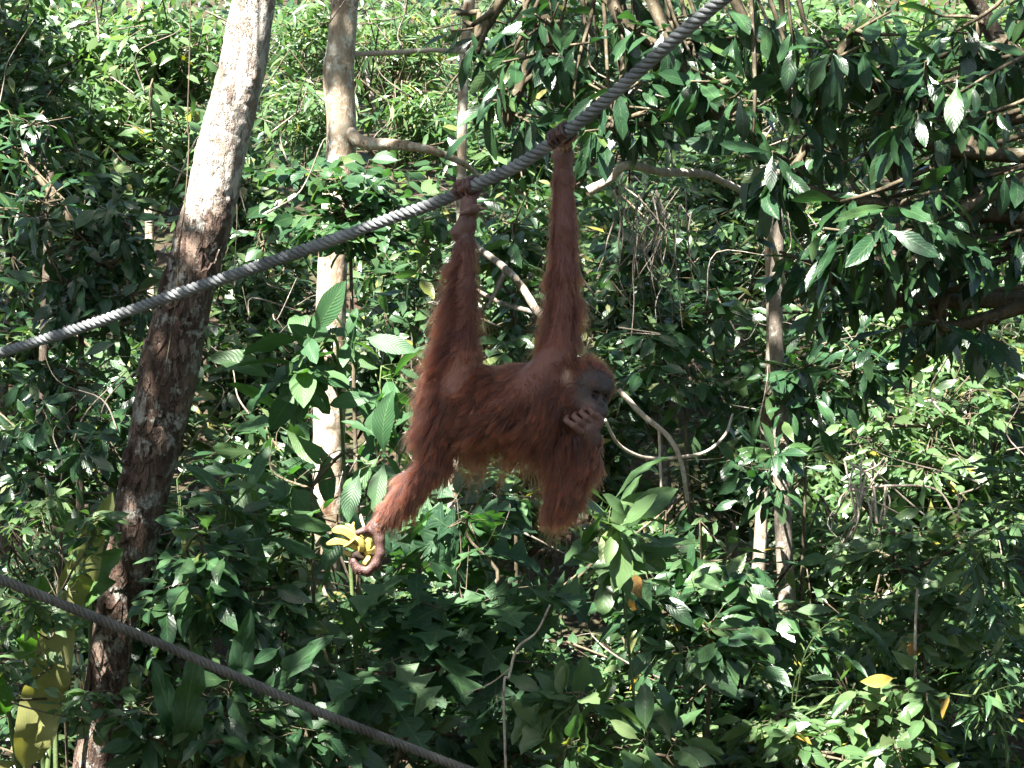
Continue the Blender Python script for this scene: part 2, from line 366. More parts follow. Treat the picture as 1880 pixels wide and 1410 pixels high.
CLEAR = [(562, 775, 645, 1085, 12, .8), (580, 455, 640, 570, 12, .9), (1070, 285, 1335, 365, 9.7, .85), (595, 60, 665, 260, 12, .9)]   # where a trunk or branch shows: few leaves hang before it
def thin(Mx, r):
    p = Mx[:, :3, 3] + .4 * Mx[:, :3, 1]; u = CX + p[:, 0] / p[:, 1] * F; v = CY - (p[:, 2] - CAMZ) / p[:, 1] * F; k = np.ones(len(p), bool)
    for x0, y0, x1, y1, d, q in CLEAR: k &= ~((u > x0) & (u < x1) & (v > y0) & (v < y1) & (p[:, 1] < d) & (r.random(len(p)) < q))
    return Mx[k]
def curve3(a, b, bend, n, r):
    a, b = np.asarray(a, float), np.asarray(b, float); m = (a + b) / 2 + bend * np.linalg.norm(b - a) * r.normal(size=3)
    return spline([a, m, b], n)

N_LEAF = [0]
def plant(name, label, cat, regions, kind, matk, size, nobj=250, per=8, slen=.3, droop=.35, rank='spiral', path=None, base=None, stem_r=.018,
          stemm='twig', group=None, seed=1, crown='leaves', spread=.9, jit=.48, extra_leaf=None, t0=.3, trunk_sides=7):
    """a shrub or tree: regions = (px, py, half width px, half height px, distance, half depth m, number of shoots) of the leafy masses"""
    r = np.random.default_rng(seed)
    if kind in ('ellip', 'obov', 'round'): size *= .86; regions = [(*q[:6], int(q[6] * 1.22 + .5)) for q in regions]
    cs = [W(q[0], q[1], q[4]) for q in regions]
    if path is None:
        c = np.mean(cs, 0)
        if base is None: base = (c[0] + .1 * r.normal(), c[1] + .25)
        b = np.array([base[0], base[1], float(ground_z(base[0], base[1])) - .05])
        top = c + np.array([0, .1, 0]); mid = (b * .5 + top * .5) + .08 * r.normal(size=3)
        path = [b, mid, top]
    path = np.array(path, float)
    root = empty(name, path[0] + np.array([0, 0, .05])); L = np.array(root.location)
    main = spline(path, 24)
    items, Mx = [], []
    for (px, py, rx, ry, d, rd, ns), c in zip(regions, cs):
        k = d / F; ext = np.array([rx * k, rd, ry * k])
        # a limb from the stem into this mass
        j = np.argmin(np.linalg.norm(main - c, axis=1) + .6 * np.maximum(0, main[:, 2] - c[2])); j = max(2, min(j, 23)); hub = c - np.array([0, 0, .45 * ext[2]])
        lim = spline([main[j], (main[j] + hub) / 2 + .1 * r.normal(size=3), hub, c + np.array([0, 0, .3 * ext[2]])], 14)
        if len(cs) > 1 or np.linalg.norm(hub - main[j]) > .3: items.append(((lim - L), stem_r * .6, stem_r * .22))
        for _ in range(ns):
            q = r.normal(size=3); q = q / np.linalg.norm(q) * r.uniform(.25, 1) ** .6
            tip = c + q * ext
            s = lim[np.argmin(np.linalg.norm(lim - tip, axis=1))] if r.random() < .75 else main[max(3, np.argmin(np.linalg.norm(main - tip, axis=1)))]
            dirv = nrm(tip - s); st = tip - dirv * min(slen * r.uniform(.7, 1.3), np.linalg.norm(tip - s) * .9)
            br = spline([s, (s + st) / 2 + .05 * r.normal(size=3), st, tip + np.array([0, 0, -.06 * slen])], 10)
            items.append((br - L, stem_r * .22, stem_r * .08))
            Mx.append(shoot_leaves(br[5:], max(2, int(per * r.uniform(.7, 1.3))), size, r, droop, rank, t0, spread, jit))
    Mx = np.concatenate(Mx); Mx = thin(Mx[Mx[:, 1, 3] > 5.2], r)
    tr = tube(main - L, np.linspace(stem_r, stem_r * .4, 24), trunk_sides, .06, 12)
    obj('stem' if cat != 'tree' else 'trunk', mesh_mixed('stem', *tr[:2], M[stemm]), root)
    if items: tubes('branches', items, M['twig' if stemm != 'greenstem' else 'greenstem'], 4, root)
    vis = in_frame(Mx[:, :3, 3]); d = Mx[:, 1, 3] - 100 * vis
    o = np.argsort(d); no = min(nobj, int(vis.sum()))
    leaf_objects(kind, matk, Mx[o[:no]], root); N_LEAF[0] += no
    if len(o) > no: merged_leaves(crown, kind, matk, Mx[o[no:]], root, seed)
    if extra_leaf:
        for kd, mk, n, sz in extra_leaf:
            sel = Mx[o[:max(no, 1)]][r.integers(0, max(no, 1), n)].copy(); sel[:, :3, :3] *= sz / size; sel[:, :3, 3] += r.normal(size=(n, 3)) * .05; leaf_objects(kd, mk, sel, root)
    tag(root, label, cat, group)
    return root

# ------------------------------------------------------------------ trees whose trunks show
def tree_trunk(name, label, pts, depth, rad_px, matk, sides=28, amp=.07, rings=160, down=True, top_z=7.5, seed=0, group=None):
    """pts in photograph pixels from top to bottom, on a trunk at the given distance(s); continued to the ground and above the frame"""
    d = np.broadcast_to(np.asarray(depth, float), (len(pts),))
    P = [W(p[0], p[1], dd) for p, dd in zip(pts, d)]; rr = [q * dd / F for q, dd in zip(rad_px, d)]
    if down:
        v = P[-1] - P[-2]; gz = float(ground_z(P[-1][0], P[-1][1])) - .15; t = (P[-1][2] - gz) / max(-v[2], 1e-3)
        P.append(P[-1] + v * t * np.array([.7, .7, 1])); P[-1][2] = gz; rr.append(rr[-1] * 1.15)
    v = P[0] - P[1]; t = (top_z - P[0][2]) / v[2]
    if t > 0: P.insert(0, P[0] + v * t * np.array([.8, .8, 1])); rr.insert(0, rr[0] * .75)
    P, rr = np.array(P)[::-1], np.array(rr)[::-1]
    root = empty(name, P[0] + np.array([0, 0, .15])); L = np.array(root.location)
    C = spline(P, rings); rs = spline(np.c_[rr, rr, rr], rings)[:, 0]
    V, Q, U = tube(C - L, rs, sides, amp, 9, seed)
    obj('trunk', mesh_mixed('trunk', V, Q, M[matk], U), root)
    tag(root, label, 'tree', group)
    return root, C, rs
lean, leanC, _ = tree_trunk('leaning_tree', 'thick leaning tree trunk with flaking brown bark behind the upper rope',
    [(468, 0), (432, 170), (395, 330), (345, 530), (306, 700), (268, 880), (232, 1050), (200, 1210)], [9.4, 9.4, 9.4, 9.4, 9.4, 9.4, 9.4, 9.4],
    [40, 43, 47, 50, 53, 48, 42, 38], 'bark_lean', 56, .085, 420, seed=3)
# bark plates and a knot standing proud of the leaning trunk
def bark_flakes(root, C, rs_mean, n, matk, z0, z1, seed):
    r = np.random.default_rng(seed); L = np.array(root.location)
    for k in range(n):
        z = r.uniform(z0, z1); i = np.argmin(abs(C[:, 2] - z)); a = r.uniform(-2.6, -.5); T = nrm(C[min(i + 1, len(C) - 1)] - C[i - 1])
        d = np.array([math.cos(a), math.sin(a), 0]); d = nrm(d - T * d.dot(T)); s = np.cross(T, d); w, h = r.uniform(.015, .045), r.uniform(.03, .13)
        m = 6; V = []
        for lev, off in ((0, -.012), (1, .013)):
            for q in range(m):
                an = 2 * math.pi * q / m; rr = r.uniform(.7, 1.2) * (1 - .2 * lev)
                x = math.cos(an) * w * rr; V.append(C[i] + d * (math.sqrt(max(rs_mean[i] ** 2 - x * x, 1e-5)) + off) + s * x + T * math.sin(an) * h * rr - L)
        Q = [(q, (q + 1) % m, m + (q + 1) % m, m + q) for q in range(m)] + [(m, m + 1, m + 2, m + 3), (m, m + 3, m + 4, m + 5)]
        obj('bark_plate', mesh_np('bark_plate', np.array(V), np.array(Q), M[matk], None, None, False), root)
bark_flakes(lean, leanC, _, 90, 'bark_lean', 1.6, 3.7, 5)

pale, paleC, paleR = tree_trunk('pale_trunk_tree', 'pale barked tree trunk with lichen patches beside the banana bunch',
    [(634, 0), (622, 130), (627, 240), (617, 400), (610, 500), (606, 680), (604, 850), (600, 1000), (594, 1130)], 12.0,
    [25, 29, 27, 28, 28, 29, 29, 28, 27], 'bark_pale', 28, .05, 220, seed=8)
Lp = np.array(pale.location)
V, Q, U = tube(spline([W(628, 235, 12), W(668, 262, 11.9), W(730, 266, 11.8), W(790, 276, 11.8), W(850, 300, 11.9), W(885, 330, 12.2)], 50) - Lp, np.linspace(.042, .010, 50), 14, .08, 14)
obj('side_branch', mesh_mixed('side_branch', V, Q, M['bark_pale']), pale)
V, Q, U = tube(spline([W(606, 690, 12), W(612, 672, 11.85), W(606, 655, 11.75), W(592, 660, 11.7)], 16) - Lp, [.04] * 8 + [.034] * 8, 12, .1, 20)
obj('branch_stub', mesh_mixed('branch_stub', V, Q, M['bark_pale']), pale)

t3, _, _ = tree_trunk('slender_pale_tree', 'slender pale trunk rising behind the upper foot of the orangutan', [(862, 0), (852, 120), (848, 250), (846, 420), (838, 700), (830, 1000)], 13.2, [10, 10, 9, 9, 9, 10], 'bark_pale', 12, .08, 90, seed=2)
t5, _, _ = tree_trunk('thin_dark_tree', 'thin dark trunk among dense leaves beyond the leaning trunk', [(84, 560), (78, 700), (72, 830), (66, 960), (60, 1100)], 12.5, [9, 9, 9, 10, 10], 'bark_dark', 12, .08, 80, top_z=4.2, seed=4)
t6, _, _ = tree_trunk('distant_pale_tree', 'distant pale trunk in sunlit small-leaved foliage', [(258, 0), (264, 90), (268, 180), (272, 330), (276, 500)], 19.5, [7, 8, 8, 8, 8], 'bark_pale', 10, .08, 60, top_z=9.5, seed=6)
t7, _, _ = tree_trunk('twin_trunk_tree', 'brown trunk with a paler twin standing in the tangled undergrowth', [(1428, 430), (1424, 600), (1432, 760), (1436, 900), (1440, 1010), (1446, 1150)], 11.4, [12, 13, 14, 15, 15, 16], 'bark_grey', 14, .09, 90, top_z=4.1, seed=7)
V, Q, U = tube(spline([W(1392, 1060, 11.5), W(1398, 960, 11.5), W(1404, 840, 11.5), W(1416, 640, 11.5), W(1412, 470, 11.5), np.array([1.3, 11.5, 4.3])], 60) - np.array(t7.location), np.linspace(.036, .02, 60), 12, .09, 12)
V2, Q2, U2 = tube(spline([np.array(t7.location) + np.array([-.05, .02, -.1]), W(1388, 1250, 11.5), W(1392, 1060, 11.5)], 30) - np.array(t7.location), .037, 12, .09, 12)
V, Q, U = join([(V, Q, U), (V2, Q2, U2)]); obj('second_trunk', mesh_mixed('second_trunk', V, Q, M['bark_pale']), t7)

# ------------------------------------------------------------------ bare branches and dead twigs
def branch(name, label, paths, matk, cat='branch', amp=.12, anchor=None):
    pts0 = [W(*p) for p in paths[0][0]]; root = empty(name, pts0[0]); L = np.array(root.location)
    for k, (P, r0, r1) in enumerate(paths):
        Pw = [W(*p) for p in P]
        if k == 0 and anchor is not None: Pw = [np.array(a, float) for a in anchor] + Pw
        C = spline(Pw, 12 * len(Pw)); V, Q, U = tube(C - L, np.linspace(r0, r1, len(C)), 9, amp, 30, k)
        obj('limb' if k == 0 else 'twig', mesh_mixed('limb', V, Q, M[matk]), root)
    tag(root, label, cat); return root
branch('bare_branch', 'pale bare branch with a bend just past the gripping hand', [
    ([(1320, 330, 9.6), (1275, 318, 9.4), (1215, 316, 9.2), (1150, 304, 9.0), (1118, 330, 9.0), (1080, 352, 9.0)], .014, .021)], 'dead', anchor=[W(1440, 520, 11.3), W(1390, 380, 10.4)])
branch('sawn_log_branch', 'thick mossy grey branch slanting between the raised limbs', [
    ([(930, 495, 10.8), (960, 530, 10.7), (985, 570, 10.6), (1010, 600, 10.6), (1060, 700, 10.6), (1085, 900, 10.8)], .017, .022),
    ([(990, 575, 10.6), (930, 560, 10.8), (885, 538, 10.9), (860, 520, 11)], .014, .009), ([(930, 495, 10.8), (915, 525, 10.7), (895, 565, 10.6)], .013, .009)], 'bark_grey', anchor=[W(850, 420, 13.1), W(880, 455, 12)])
branch('forked_dead_branch', 'forked bleached branch past the crouched head', [
    ([(1135, 715, 9.9), (1180, 762, 9.9), (1225, 800, 9.9), (1250, 848, 9.9), (1262, 920, 10)], .013, .010),
    ([(1225, 842, 9.9), (1290, 832, 9.9), (1330, 800, 10), (1345, 760, 10.1)], .009, .005), ([(1110, 770, 9.6), (1135, 815, 9.7), (1175, 838, 9.8), (1225, 843, 9.9)], .007, .009),
    ([(1210, 790, 9.9), (1212, 850, 9.9), (1214, 905, 9.9)], .007, .005)], 'dead', anchor=None)
branch('snapped_pole', 'snapped pale pole lying level among the dark leaves above the gripping hand', [
    ([(730, 96, 12.2), (800, 92, 12.3), (905, 98, 12.5), (1010, 104, 12.6), (1050, 112, 12.6)], .016, .012), ([(930, 134, 12.6), (1000, 130, 12.6), (1072, 132, 12.6)], .012, .010), ([(1050, 112, 12.6), (1085, 150, 12.5), (1100, 185, 12.4)], .015, .02)], 'dead', anchor=[W(634, 100, 12.1)])
r_ = np.random.default_rng(5)
tangle = [([(1560, 850, 10.6), (1600, 880, 10.5), (1610, 960, 10.4), (1630, 1010, 10.4), (1660, 1040, 10.4)], .008, .005)]
for k in range(16):
    x, y = 1545 + r_.uniform(0, 90), 840 + r_.uniform(0, 60); dx, dy = r_.normal() * 60 + 25, r_.uniform(40, 190)
    tangle.append(([(x, y, 10.5), (x + dx * .3 + r_.normal() * 12, y + dy * .4, 10.5 + .1 * r_.normal()), (x + dx * .8 + r_.normal() * 12, y + dy * .8, 10.5), (x + dx, y + dy, 10.5)], .0055, .0025))
tangle += [([(1560, 900, 10.5), (1640, 892, 10.5), (1720, 900, 10.5), (1760, 960, 10.5), (1800, 1020, 10.5)], .008, .004), ([(1560, 890, 10.5), (1570, 960, 10.5), (1540, 1010, 10.5), (1510, 1060, 10.6)], .007, .004)]
branch('dead_twig_tangle', 'tangle of bleached dead twigs hanging over the sunny shrubs', tangle, 'dead')
branch('upright_dead_stake', 'thin upright pale stake in the brightest sunlit bush', [([(1684, 1420, 9.6), (1682, 1300, 9.6), (1680, 1180, 9.6), (1684, 1080, 9.6)], .009, .006)], 'dead', anchor=[(W(1684, 1420, 9.6)[0], 9.6, 0)])
branch('bent_brown_twig', 'slim brown twig curving up through the dark lobed leaves', [([(925, 1290, 8.6), (935, 1240, 8.6), (950, 1190, 8.6), (985, 1160, 8.6), (1010, 1110, 8.6)], .006, .004), ([(940, 1225, 8.6), (900, 1255, 8.7), (850, 1275, 8.7)], .004, .002)], 'dead', anchor=[(.05, 8.8, 0), (.0, 8.7, .9)])
branch('hanging_liana', 'thin liana hanging straight beside the leaning trunk', [([(346, 165, 9.0), (347, 260, 9.0), (340, 370, 9.0), (330, 450, 9.05), (322, 560, 9.1), (300, 700, 9.15)], .0028, .0028)], 'twig', 'vine', .05, anchor=[(-1.05, 9.3, 6.8), (-1.25, 9.0, 5.5)])

r_ = np.random.default_rng(8); roots = []
for k in range(34):
    x, y = 1125 + r_.uniform(0, 150), 330 + r_.uniform(0, 90); dd = 11.2 + .2 * r_.normal(); sw = r_.normal() * 18; ln = r_.uniform(90, 230)
    roots.append(([(x, y, dd), (x + sw + r_.normal() * 10, y + ln * .35, dd), (x + sw * .4 + r_.normal() * 14, y + ln * .7, dd), (x + r_.normal() * 26, y + ln, dd)], r_.uniform(.003, .006), .0015))
branch('hanging_root_curtain', 'curtain of thin brown aerial roots behind the raised arm', roots, 'bark_grey', 'roots', .05, anchor=[(2.3, 10.6, 4.5), W(1300, 260, 11)])
def twig_mass():
    r = np.random.default_rng(77); items = []
    for k in range(300):
        d = r.uniform(10, 16); x, y = r.uniform(-50, 1930), r.uniform(-30, 1430); a = r.uniform(-1.2, 1.2) + (0 if r.random() < .6 else 1.5); ln = r.uniform(.2, .6); P = W(x, y, d)
        v = np.array([math.sin(a), .3 * r.normal(), math.cos(a)]) * ln; P[2] = max(P[2], float(ground_z(P[0], P[1])) + .05)
        items.append((spline([P, P + v * .4 + .07 * r.normal(size=3), P + v * .75 + .09 * r.normal(size=3), P + v], 16), r.uniform(.0025, .007), .0015))
    o = tubes('understorey_twigs', items, M['bark_grey'], 5, None, .1); tag(o, 'scattered thin greyish twigs threading through the undergrowth', 'twigs', kind='stuff')
twig_mass()

# ------------------------------------------------------------------ ropes
def rope_mat(name, base, dark, light):
    m, n, l = new_mat(name); uv = n.new('ShaderNodeUVMap'); mp = n.new('ShaderNodeMapping'); mp.inputs['Scale'].default_value = (26, 12, 1); l.new(uv.outputs[0], mp.inputs[0])
    geo = n.new('ShaderNodeNewGeometry')
    a = noise(n, l, mp.outputs[0], 2.2, 4, .7); b = noise(n, l, geo.outputs['Position'], 9, 5, .6); c = noise(n, l, geo.outputs['Position'], 160, 3, .7)
    r = ramp(n, [(.3, dark), (.5, base), (.72, light)]); l.new(mathn(n, l, 'ADD', mathn(n, l, 'MULTIPLY', a, .45), mathn(n, l, 'MULTIPLY', b, .55)), r.inputs[0])
    p = bsdf(n, l, r.outputs[0], .8, .3, bump(n, l, mathn(n, l, 'ADD', a, mathn(n, l, 'MULTIPLY', c, .8)), .7, .004)); out(n, l, p.outputs[0]); return m
M['rope'] = rope_mat('weathered_rope', (.19, .2, .205), (.055, .06, .064), (.40, .41, .41))
M['rope2'] = rope_mat('dark_weathered_rope', (.145, .135, .12), (.045, .04, .035), (.29, .275, .25))
mm, n_, l_ = new_mat('groove_shade'); out(n_, l_, bsdf(n_, l_, (.05, .045, .04), .9, .2).outputs[0]); M['groove_dark'] = mm  # dark core colour added so the grooves between strands look shaded
def rope(name, label, P, rad, matk, pitch, n_str=4, fuzz=2600, seed=1):
    Ln = np.linalg.norm(np.diff(np.array(P), axis=0), axis=1).sum(); n = int(Ln / pitch * 16)
    C = spline(P, n); s = np.r_[0, np.cumsum(np.linalg.norm(np.diff(C, axis=0), axis=1))]
    C = np.stack([np.interp(np.linspace(0, s[-1], n), s, C[:, k]) for k in range(3)], 1); s = np.linspace(0, s[-1], n)
    T, N, B = frames(C); root = empty(name, C[0]); L = np.array(root.location)
    Rr = .60 * rad; a = .405 * rad
    for k in range(n_str):
        ph = 2 * np.pi * (s / pitch + k / n_str); D = np.cos(ph)[:, None] * N + np.sin(ph)[:, None] * B
        V, Q, U = tube(C + D * (Rr * (1 + .07 * vnoise(C, 6)))[:, None] - L, a * (1 + .09 * vnoise(C * 1.0 + k, 14) + .07 * vnoise(C, 6)), 10)
        obj('strand', mesh_mixed('strand', V, Q, M[matk], U), root)
    V, Q, U = tube(C[::4] - L, .30 * rad, 6); obj('core', mesh_mixed('core', V, Q, M['groove_dark'], U), root)
    r = np.random.default_rng(seed); i = r.integers(0, n, fuzz); ph = r.uniform(0, 6.28, fuzz); D = np.cos(ph)[:, None] * N[i] + np.sin(ph)[:, None] * B[i]
    st = C[i] + D * rad * .9; d = nrm(D + T[i] * r.normal(size=(fuzz, 1)) * 1.5 + .5 * r.normal(size=(fuzz, 3))); Lf = r.uniform(.004, .014, fuzz)[:, None]
    hair_object('frayed_fibres', np.stack([st, st + d * Lf * .5, st + d * Lf + .003 * r.normal(size=(fuzz, 3))], 1) - L, .00035, .0002, M[matk], root)
    tag(root, label, 'rope'); return C
def hair_object(name, H, r0, r1, mat, parent):
    """H (n, k, 3) strands"""
    n, k, _ = H.shape; c = bpy.data.hair_curves.new(name); c.add_curves([k] * n)
    c.attributes['position'].data.foreach_set('vector', np.ascontiguousarray(H, np.float32).ravel())
    ra = c.attributes.get('radius') or c.attributes.new('radius', 'FLOAT', 'POINT')
    ra.data.foreach_set('value', np.tile(np.linspace(r0, r1, k), n).astype(np.float32))
    if mat: c.materials.append(mat)
    o = bpy.data.objects.new(name, c); link(o, parent); o['kind'] = 'stuff'; return o
def rope_depth(px): return 8.6 - (8.6 - 6.45) * min(max(px, -400), 1500) / 1330
RP = [(-620, 842), (-300, 745), (0, 648), (150, 601), (300, 548), (450, 497), (600, 444), (720, 400), (800, 372), (858, 346), (905, 325), (960, 298), (1030, 250), (1075, 215), (1140, 160), (1210, 97), (1270, 45), (1335, -8), (1480, -120), (1640, -240)]
ROPE_A = rope('climbing_rope', 'grey twisted climbing rope gripped by the orangutan', [W(x, y, rope_depth(x)) for x, y in RP], .0215, 'rope', .105)
RQ = [(-700, 760), (-300, 938), (0, 1063), (120, 1112), (240, 1160), (360, 1210), (480, 1262), (600, 1313), (700, 1352), (830, 1403), (960, 1450), (1150, 1505), (1450, 1580)]
ROPE_B = rope('low_rope', 'darker weathered rope slanting below the bananas', [W(x, y, 7.7 + .0009 * max(x, -400)) for x, y in RQ], .0185, 'rope2', .085, seed=2)

# ------------------------------------------------------------------ the orangutan: one implicit surface -> one continuous body
D0 = 7.18
def O(px, py, dz=0): return W(px, py, D0 + dz * D0 / F)      # dz in pixels of depth, negative towards the camera
PXM = D0 / F
FUR, BARE, FACE, HAND, PALM = (.04, .014, .010), (.22, .085, .06), (.040, .030, .029), (.10, .052, .045), (.20, .10, .08)
prims = []
def cap(a, b, ra, rb, k=8, c=FUR, hl=0, hd=1.0, hdir=(0, 0, -1), lift=.35, fr=0.0, fx=0.0):
    prims.append(dict(fr=np.array([fx, -fr, 0.0]), a=a, b=b, ra=ra * PXM, rb=rb * PXM, k=k * PXM, c=c, hl=hl * PXM, hd=hd, dir=nrm(np.array(hdir, float)), lift=lift))
def chain(pts, rs, **kw):
    for (p, q), (r0, r1) in zip(zip(pts[:-1], pts[1:]), zip(rs[:-1], rs[1:])): cap(p, q, r0, r1, **kw)
DN = (0, 0, -1)
# trunk of the body
cap(O(826, 722, 6), O(885, 742, 2), 50, 64, 20, hl=30, hdir=(-.55, -.1, -.75), lift=.22)
cap(O(885, 742, 2), O(975, 742, 0), 62, 66, 20, hl=36, hdir=(-.85, 0, -.35), lift=.2)
cap(O(975, 742, 0), O(1030, 738, 0), 72, 56, 20, hl=40, hdir=(-.7, 0, -.5), lift=.22, c=(.12, .045, .03))
cap(O(890, 768, -22), O(985, 768, -22), 42, 42, 20, hl=38, hdir=(-.9, 0, -.25), lift=.16)
cap(O(850, 786, 25), O(1000, 786, 25), 32, 36, 20, hl=60, hd=.3, hdir=(-.15, 0, -1), lift=.2)
# bare chest fold running up into the raised arm, and the groin
cap(O(872, 770, -52), O(962, 722, -58), 15, 22, 26, c=(.22, .09, .06), hl=22, hd=.7, hdir=(-.9, 0, -.4), lift=.1)
cap(O(962, 722, -58), O(1018, 655, -26), 22, 26, 22, c=BARE, hl=15, hd=.45, hdir=DN, lift=.1)
cap(O(832, 722, -40), O(852, 668, -22), 22, 24, 18, c=(.27, .11, .07), hl=17, hd=.4, hdir=(-.4, 0, -.8), lift=.1)
# raised arm
AH = dict(hdir=(-.1, 0, -1))
cap(O(1010, 692, -6), O(1026, 636, -4), 38, 29, 20, hl=26, hd=.5, c=(.22, .09, .06), lift=.25, fr=.5, **AH)
cap(O(1026, 636, -4), O(1033, 570, 0), 26, 20, 12, hl=46, hd=.75, c=(.21, .075, .055), fr=1, lift=.5, **AH)
cap(O(1033, 570, 0), O(1035, 505, 2), 20, 20, 12, hl=42, hd=.75, c=(.20, .07, .052), fr=1, lift=.48, **AH)
cap(O(1035, 505, 2), O(1036, 420, 2), 21, 20, 12, hl=30, hd=.9, c=(.18, .065, .05), fr=.9, lift=.35, **AH)
cap(O(1036, 420, 2), O(1035, 330, 2), 20, 17, 10, hl=20, hd=.8, c=(.18, .065, .05), fr=.8, lift=.28, **AH)
cap(O(1035, 330, 2), O(1034, 286, 0), 17, 17, 10, hl=12, hd=.5, c=(.2, .09, .065), lift=.25, **AH)
cap(O(1034, 286, 0), O(1034, 266, 4), 17, 16, 10, c=PALM, hl=6, hd=.15, lift=.2, **AH)
# raised leg
LH = dict(hdir=(-.75, 0, -.8), fr=1.0, fx=.75)
cap(O(834, 706, 0), O(842, 655, -4), 42, 30, 22, hl=42, hd=.9, c=(.2, .08, .05), lift=.35, **LH)
cap(O(842, 655, -4), O(849, 575, 0), 29, 22, 14, hl=54, hd=1.1, c=(.18, .065, .045), lift=.45, **LH)
cap(O(849, 575, 0), O(851, 530, 2), 22, 20, 14, hl=54, hd=1.1, c=(.18, .065, .045), lift=.45, **LH)
cap(O(851, 530, 2), O(854, 450, 4), 20, 16, 12, hl=40, hd=.9, c=(.18, .07, .05), lift=.4, **LH)
cap(O(854, 450, 4), O(858, 410, 4), 16, 15, 10, hl=9, hd=.25, c=HAND, lift=.3, **AH)
cap(O(838, 426, 0), O(852, 414, 0), 12, 13, 8, c=PALM, hl=6, hd=.1, **AH)
cap(O(858, 410, 4), O(861, 372, 8), 16, 15, 8, c=PALM, hl=5, hd=.1, **AH)
chain([O(868, 392, -4), O(872, 383, -14), O(860, 386, -22), O(849, 391, -22)], [9, 8, 7, 6], k=4, c=PALM)
# head frame
hc = O(1077, 712, -14)
hf = nrm(np.array([.56, -.80, -.24])); hu = np.array([.32, 0, 1.0]); hu = nrm(hu - hf * hu.dot(hf)); hl_ = np.cross(hu, hf); hl_ = hl_ if hl_[0] < 0 else -hl_   # towards the ear we see
def H(f, u, l=0): return hc + (hf * f + hu * u + hl_ * l) * PXM
cap(O(1020, 722, -8), H(-12, -8), 40, 34, 20, hl=34, hdir=(-.5, .2, -.8), lift=.3)
cap(H(-14, 8), H(4, 10), 38, 37, 14, hl=30, hd=1.4, hdir=tuple(-hf * .6 + hu * .15 - np.array([0, 0, .35])), lift=.55, c=(.07, .025, .018))
cap(H(14, 8, 10), H(14, 8, -12), 30, 30, 12, c=FACE, hl=16, hd=.25, hdir=tuple(hu * .4 - hf), lift=.5)
cap(H(24, 14, 6), H(24, 14, -6), 22, 22, 10, c=(.062, .05, .054))
cap(H(6, -24, 16), H(6, -24, -16), 26, 26, 14, c=(.11, .05, .038), hl=16, hd=.6, hdir=(-.6, .1, -.8), lift=.3)
cap(H(36, 6, 16), H(42, 8, 0), 7, 7, 6, c=FACE); cap(H(36, 6, -16), H(42, 8, 0), 7, 7, 6, c=FACE)        # brow
cap(H(30, -8, 22), H(24, -22, 22), 9, 10, 10, c=FACE); cap(H(30, -8, -22), H(24, -22, -22), 9, 10, 10, c=FACE)  # cheek bones
cap(H(34, -30, 8), H(34, -30, -8), 21, 21, 14, c=(.06, .045, .042))                                            # muzzle
cap(H(48, -33, 9), H(48, -33, -9), 15, 15, 10, c=(.075, .05, .046))
cap(H(40, -16, 9), H(46, -26, 13), 4, 4, 5, c=(.035, .025, .024)); cap(H(40, -16, -9), H(46, -26, -13), 4, 4, 5, c=(.035, .025, .024))
cap(H(42, -2), H(50, -17), 4.5, 6, 6, c=FACE); cap(H(51, -18, 5), H(51, -18, -5), 4.5, 4.5, 4, c=FACE)          # nose
ear = [H(-8 + 9 * math.cos(a), 5 + 11.5 * math.sin(a), 47 + 3 * math.cos(a)) for a in np.linspace(-.6, 4.9, 9)]
chain(ear, [2.8] * 9, k=1.5, c=(.48, .30, .21)); cap(H(-7, 4, 34), H(-7, 4, 41), 10, 9, 4, c=(.05, .02, .015))
for s_ in (11, -11): cap(H(38, -4.5, s_), H(41, -5, s_), 7.5, 6, 3, c=(.010, .007, .007))
carve = [(H(45, -5, 11), 7 * PXM), (H(45, -5, -11), 7 * PXM), (H(56, -19, 4.5), 2.6 * PXM), (H(56, -19, -4.5), 2.6 * PXM)]
cap(H(4, 10, -26), H(-10, 8, -24), 20, 22, 12, hl=28, hd=1.3, hdir=tuple(-hf * .5 - hl_ * .3 - np.array([0, 0, .4])), lift=.55, c=(.07, .025, .018))
# lower arm: shoulder, elbow, forearm up to the mouth
BH = dict(hdir=(-.15, 0, -1))
cap(O(1018, 782, 4), O(1040, 830, 0), 44, 32, 20, hl=50, hd=.9, lift=.25, **BH)
cap(O(1040, 830, 0), O(1022, 930, -4), 25, 19, 12, hl=34, hd=1, lift=.2, **BH)
cap(O(1022, 930, -4), O(1046, 905, -22), 18, 20, 12, hl=42, hd=.8, lift=.16, **BH)
cap(O(1046, 905, -22), O(1082, 848, -46), 20, 19, 12, hl=30, hd=1, lift=.22, **BH)
cap(O(1082, 848, -46), O(1087, 808, -62), 19, 16, 10, hl=22, hd=.9, lift=.22, **BH)
cap(O(1087, 808, -62), O(1081, 788, -72), 18, 15, 8, c=HAND, hl=8, hd=.4, lift=.3, **BH)
for i in range(4):
    kx, ky = 1062 + 12.2 * i, 790 - 7.2 * i
    chain([O(1082, 792, -66), O(kx + 4, ky + 2, -78 + 2 * i), O(kx - 10, ky - 9, -90 + 3 * i), O(kx - 23 + 2 * i, ky - 18, -84 + 4 * i), O(kx - 20 + 3 * i, ky - 24, -66 + 4 * i)], [9, 6.6, 6.0, 5.4, 4.6], k=1.4, c=PALM if i % 2 else (.21, .105, .085))
chain([O(1090, 795, -70), O(1102, 778, -72), O(1098, 762, -76)], [8, 6.5, 5.5], k=3, c=HAND)
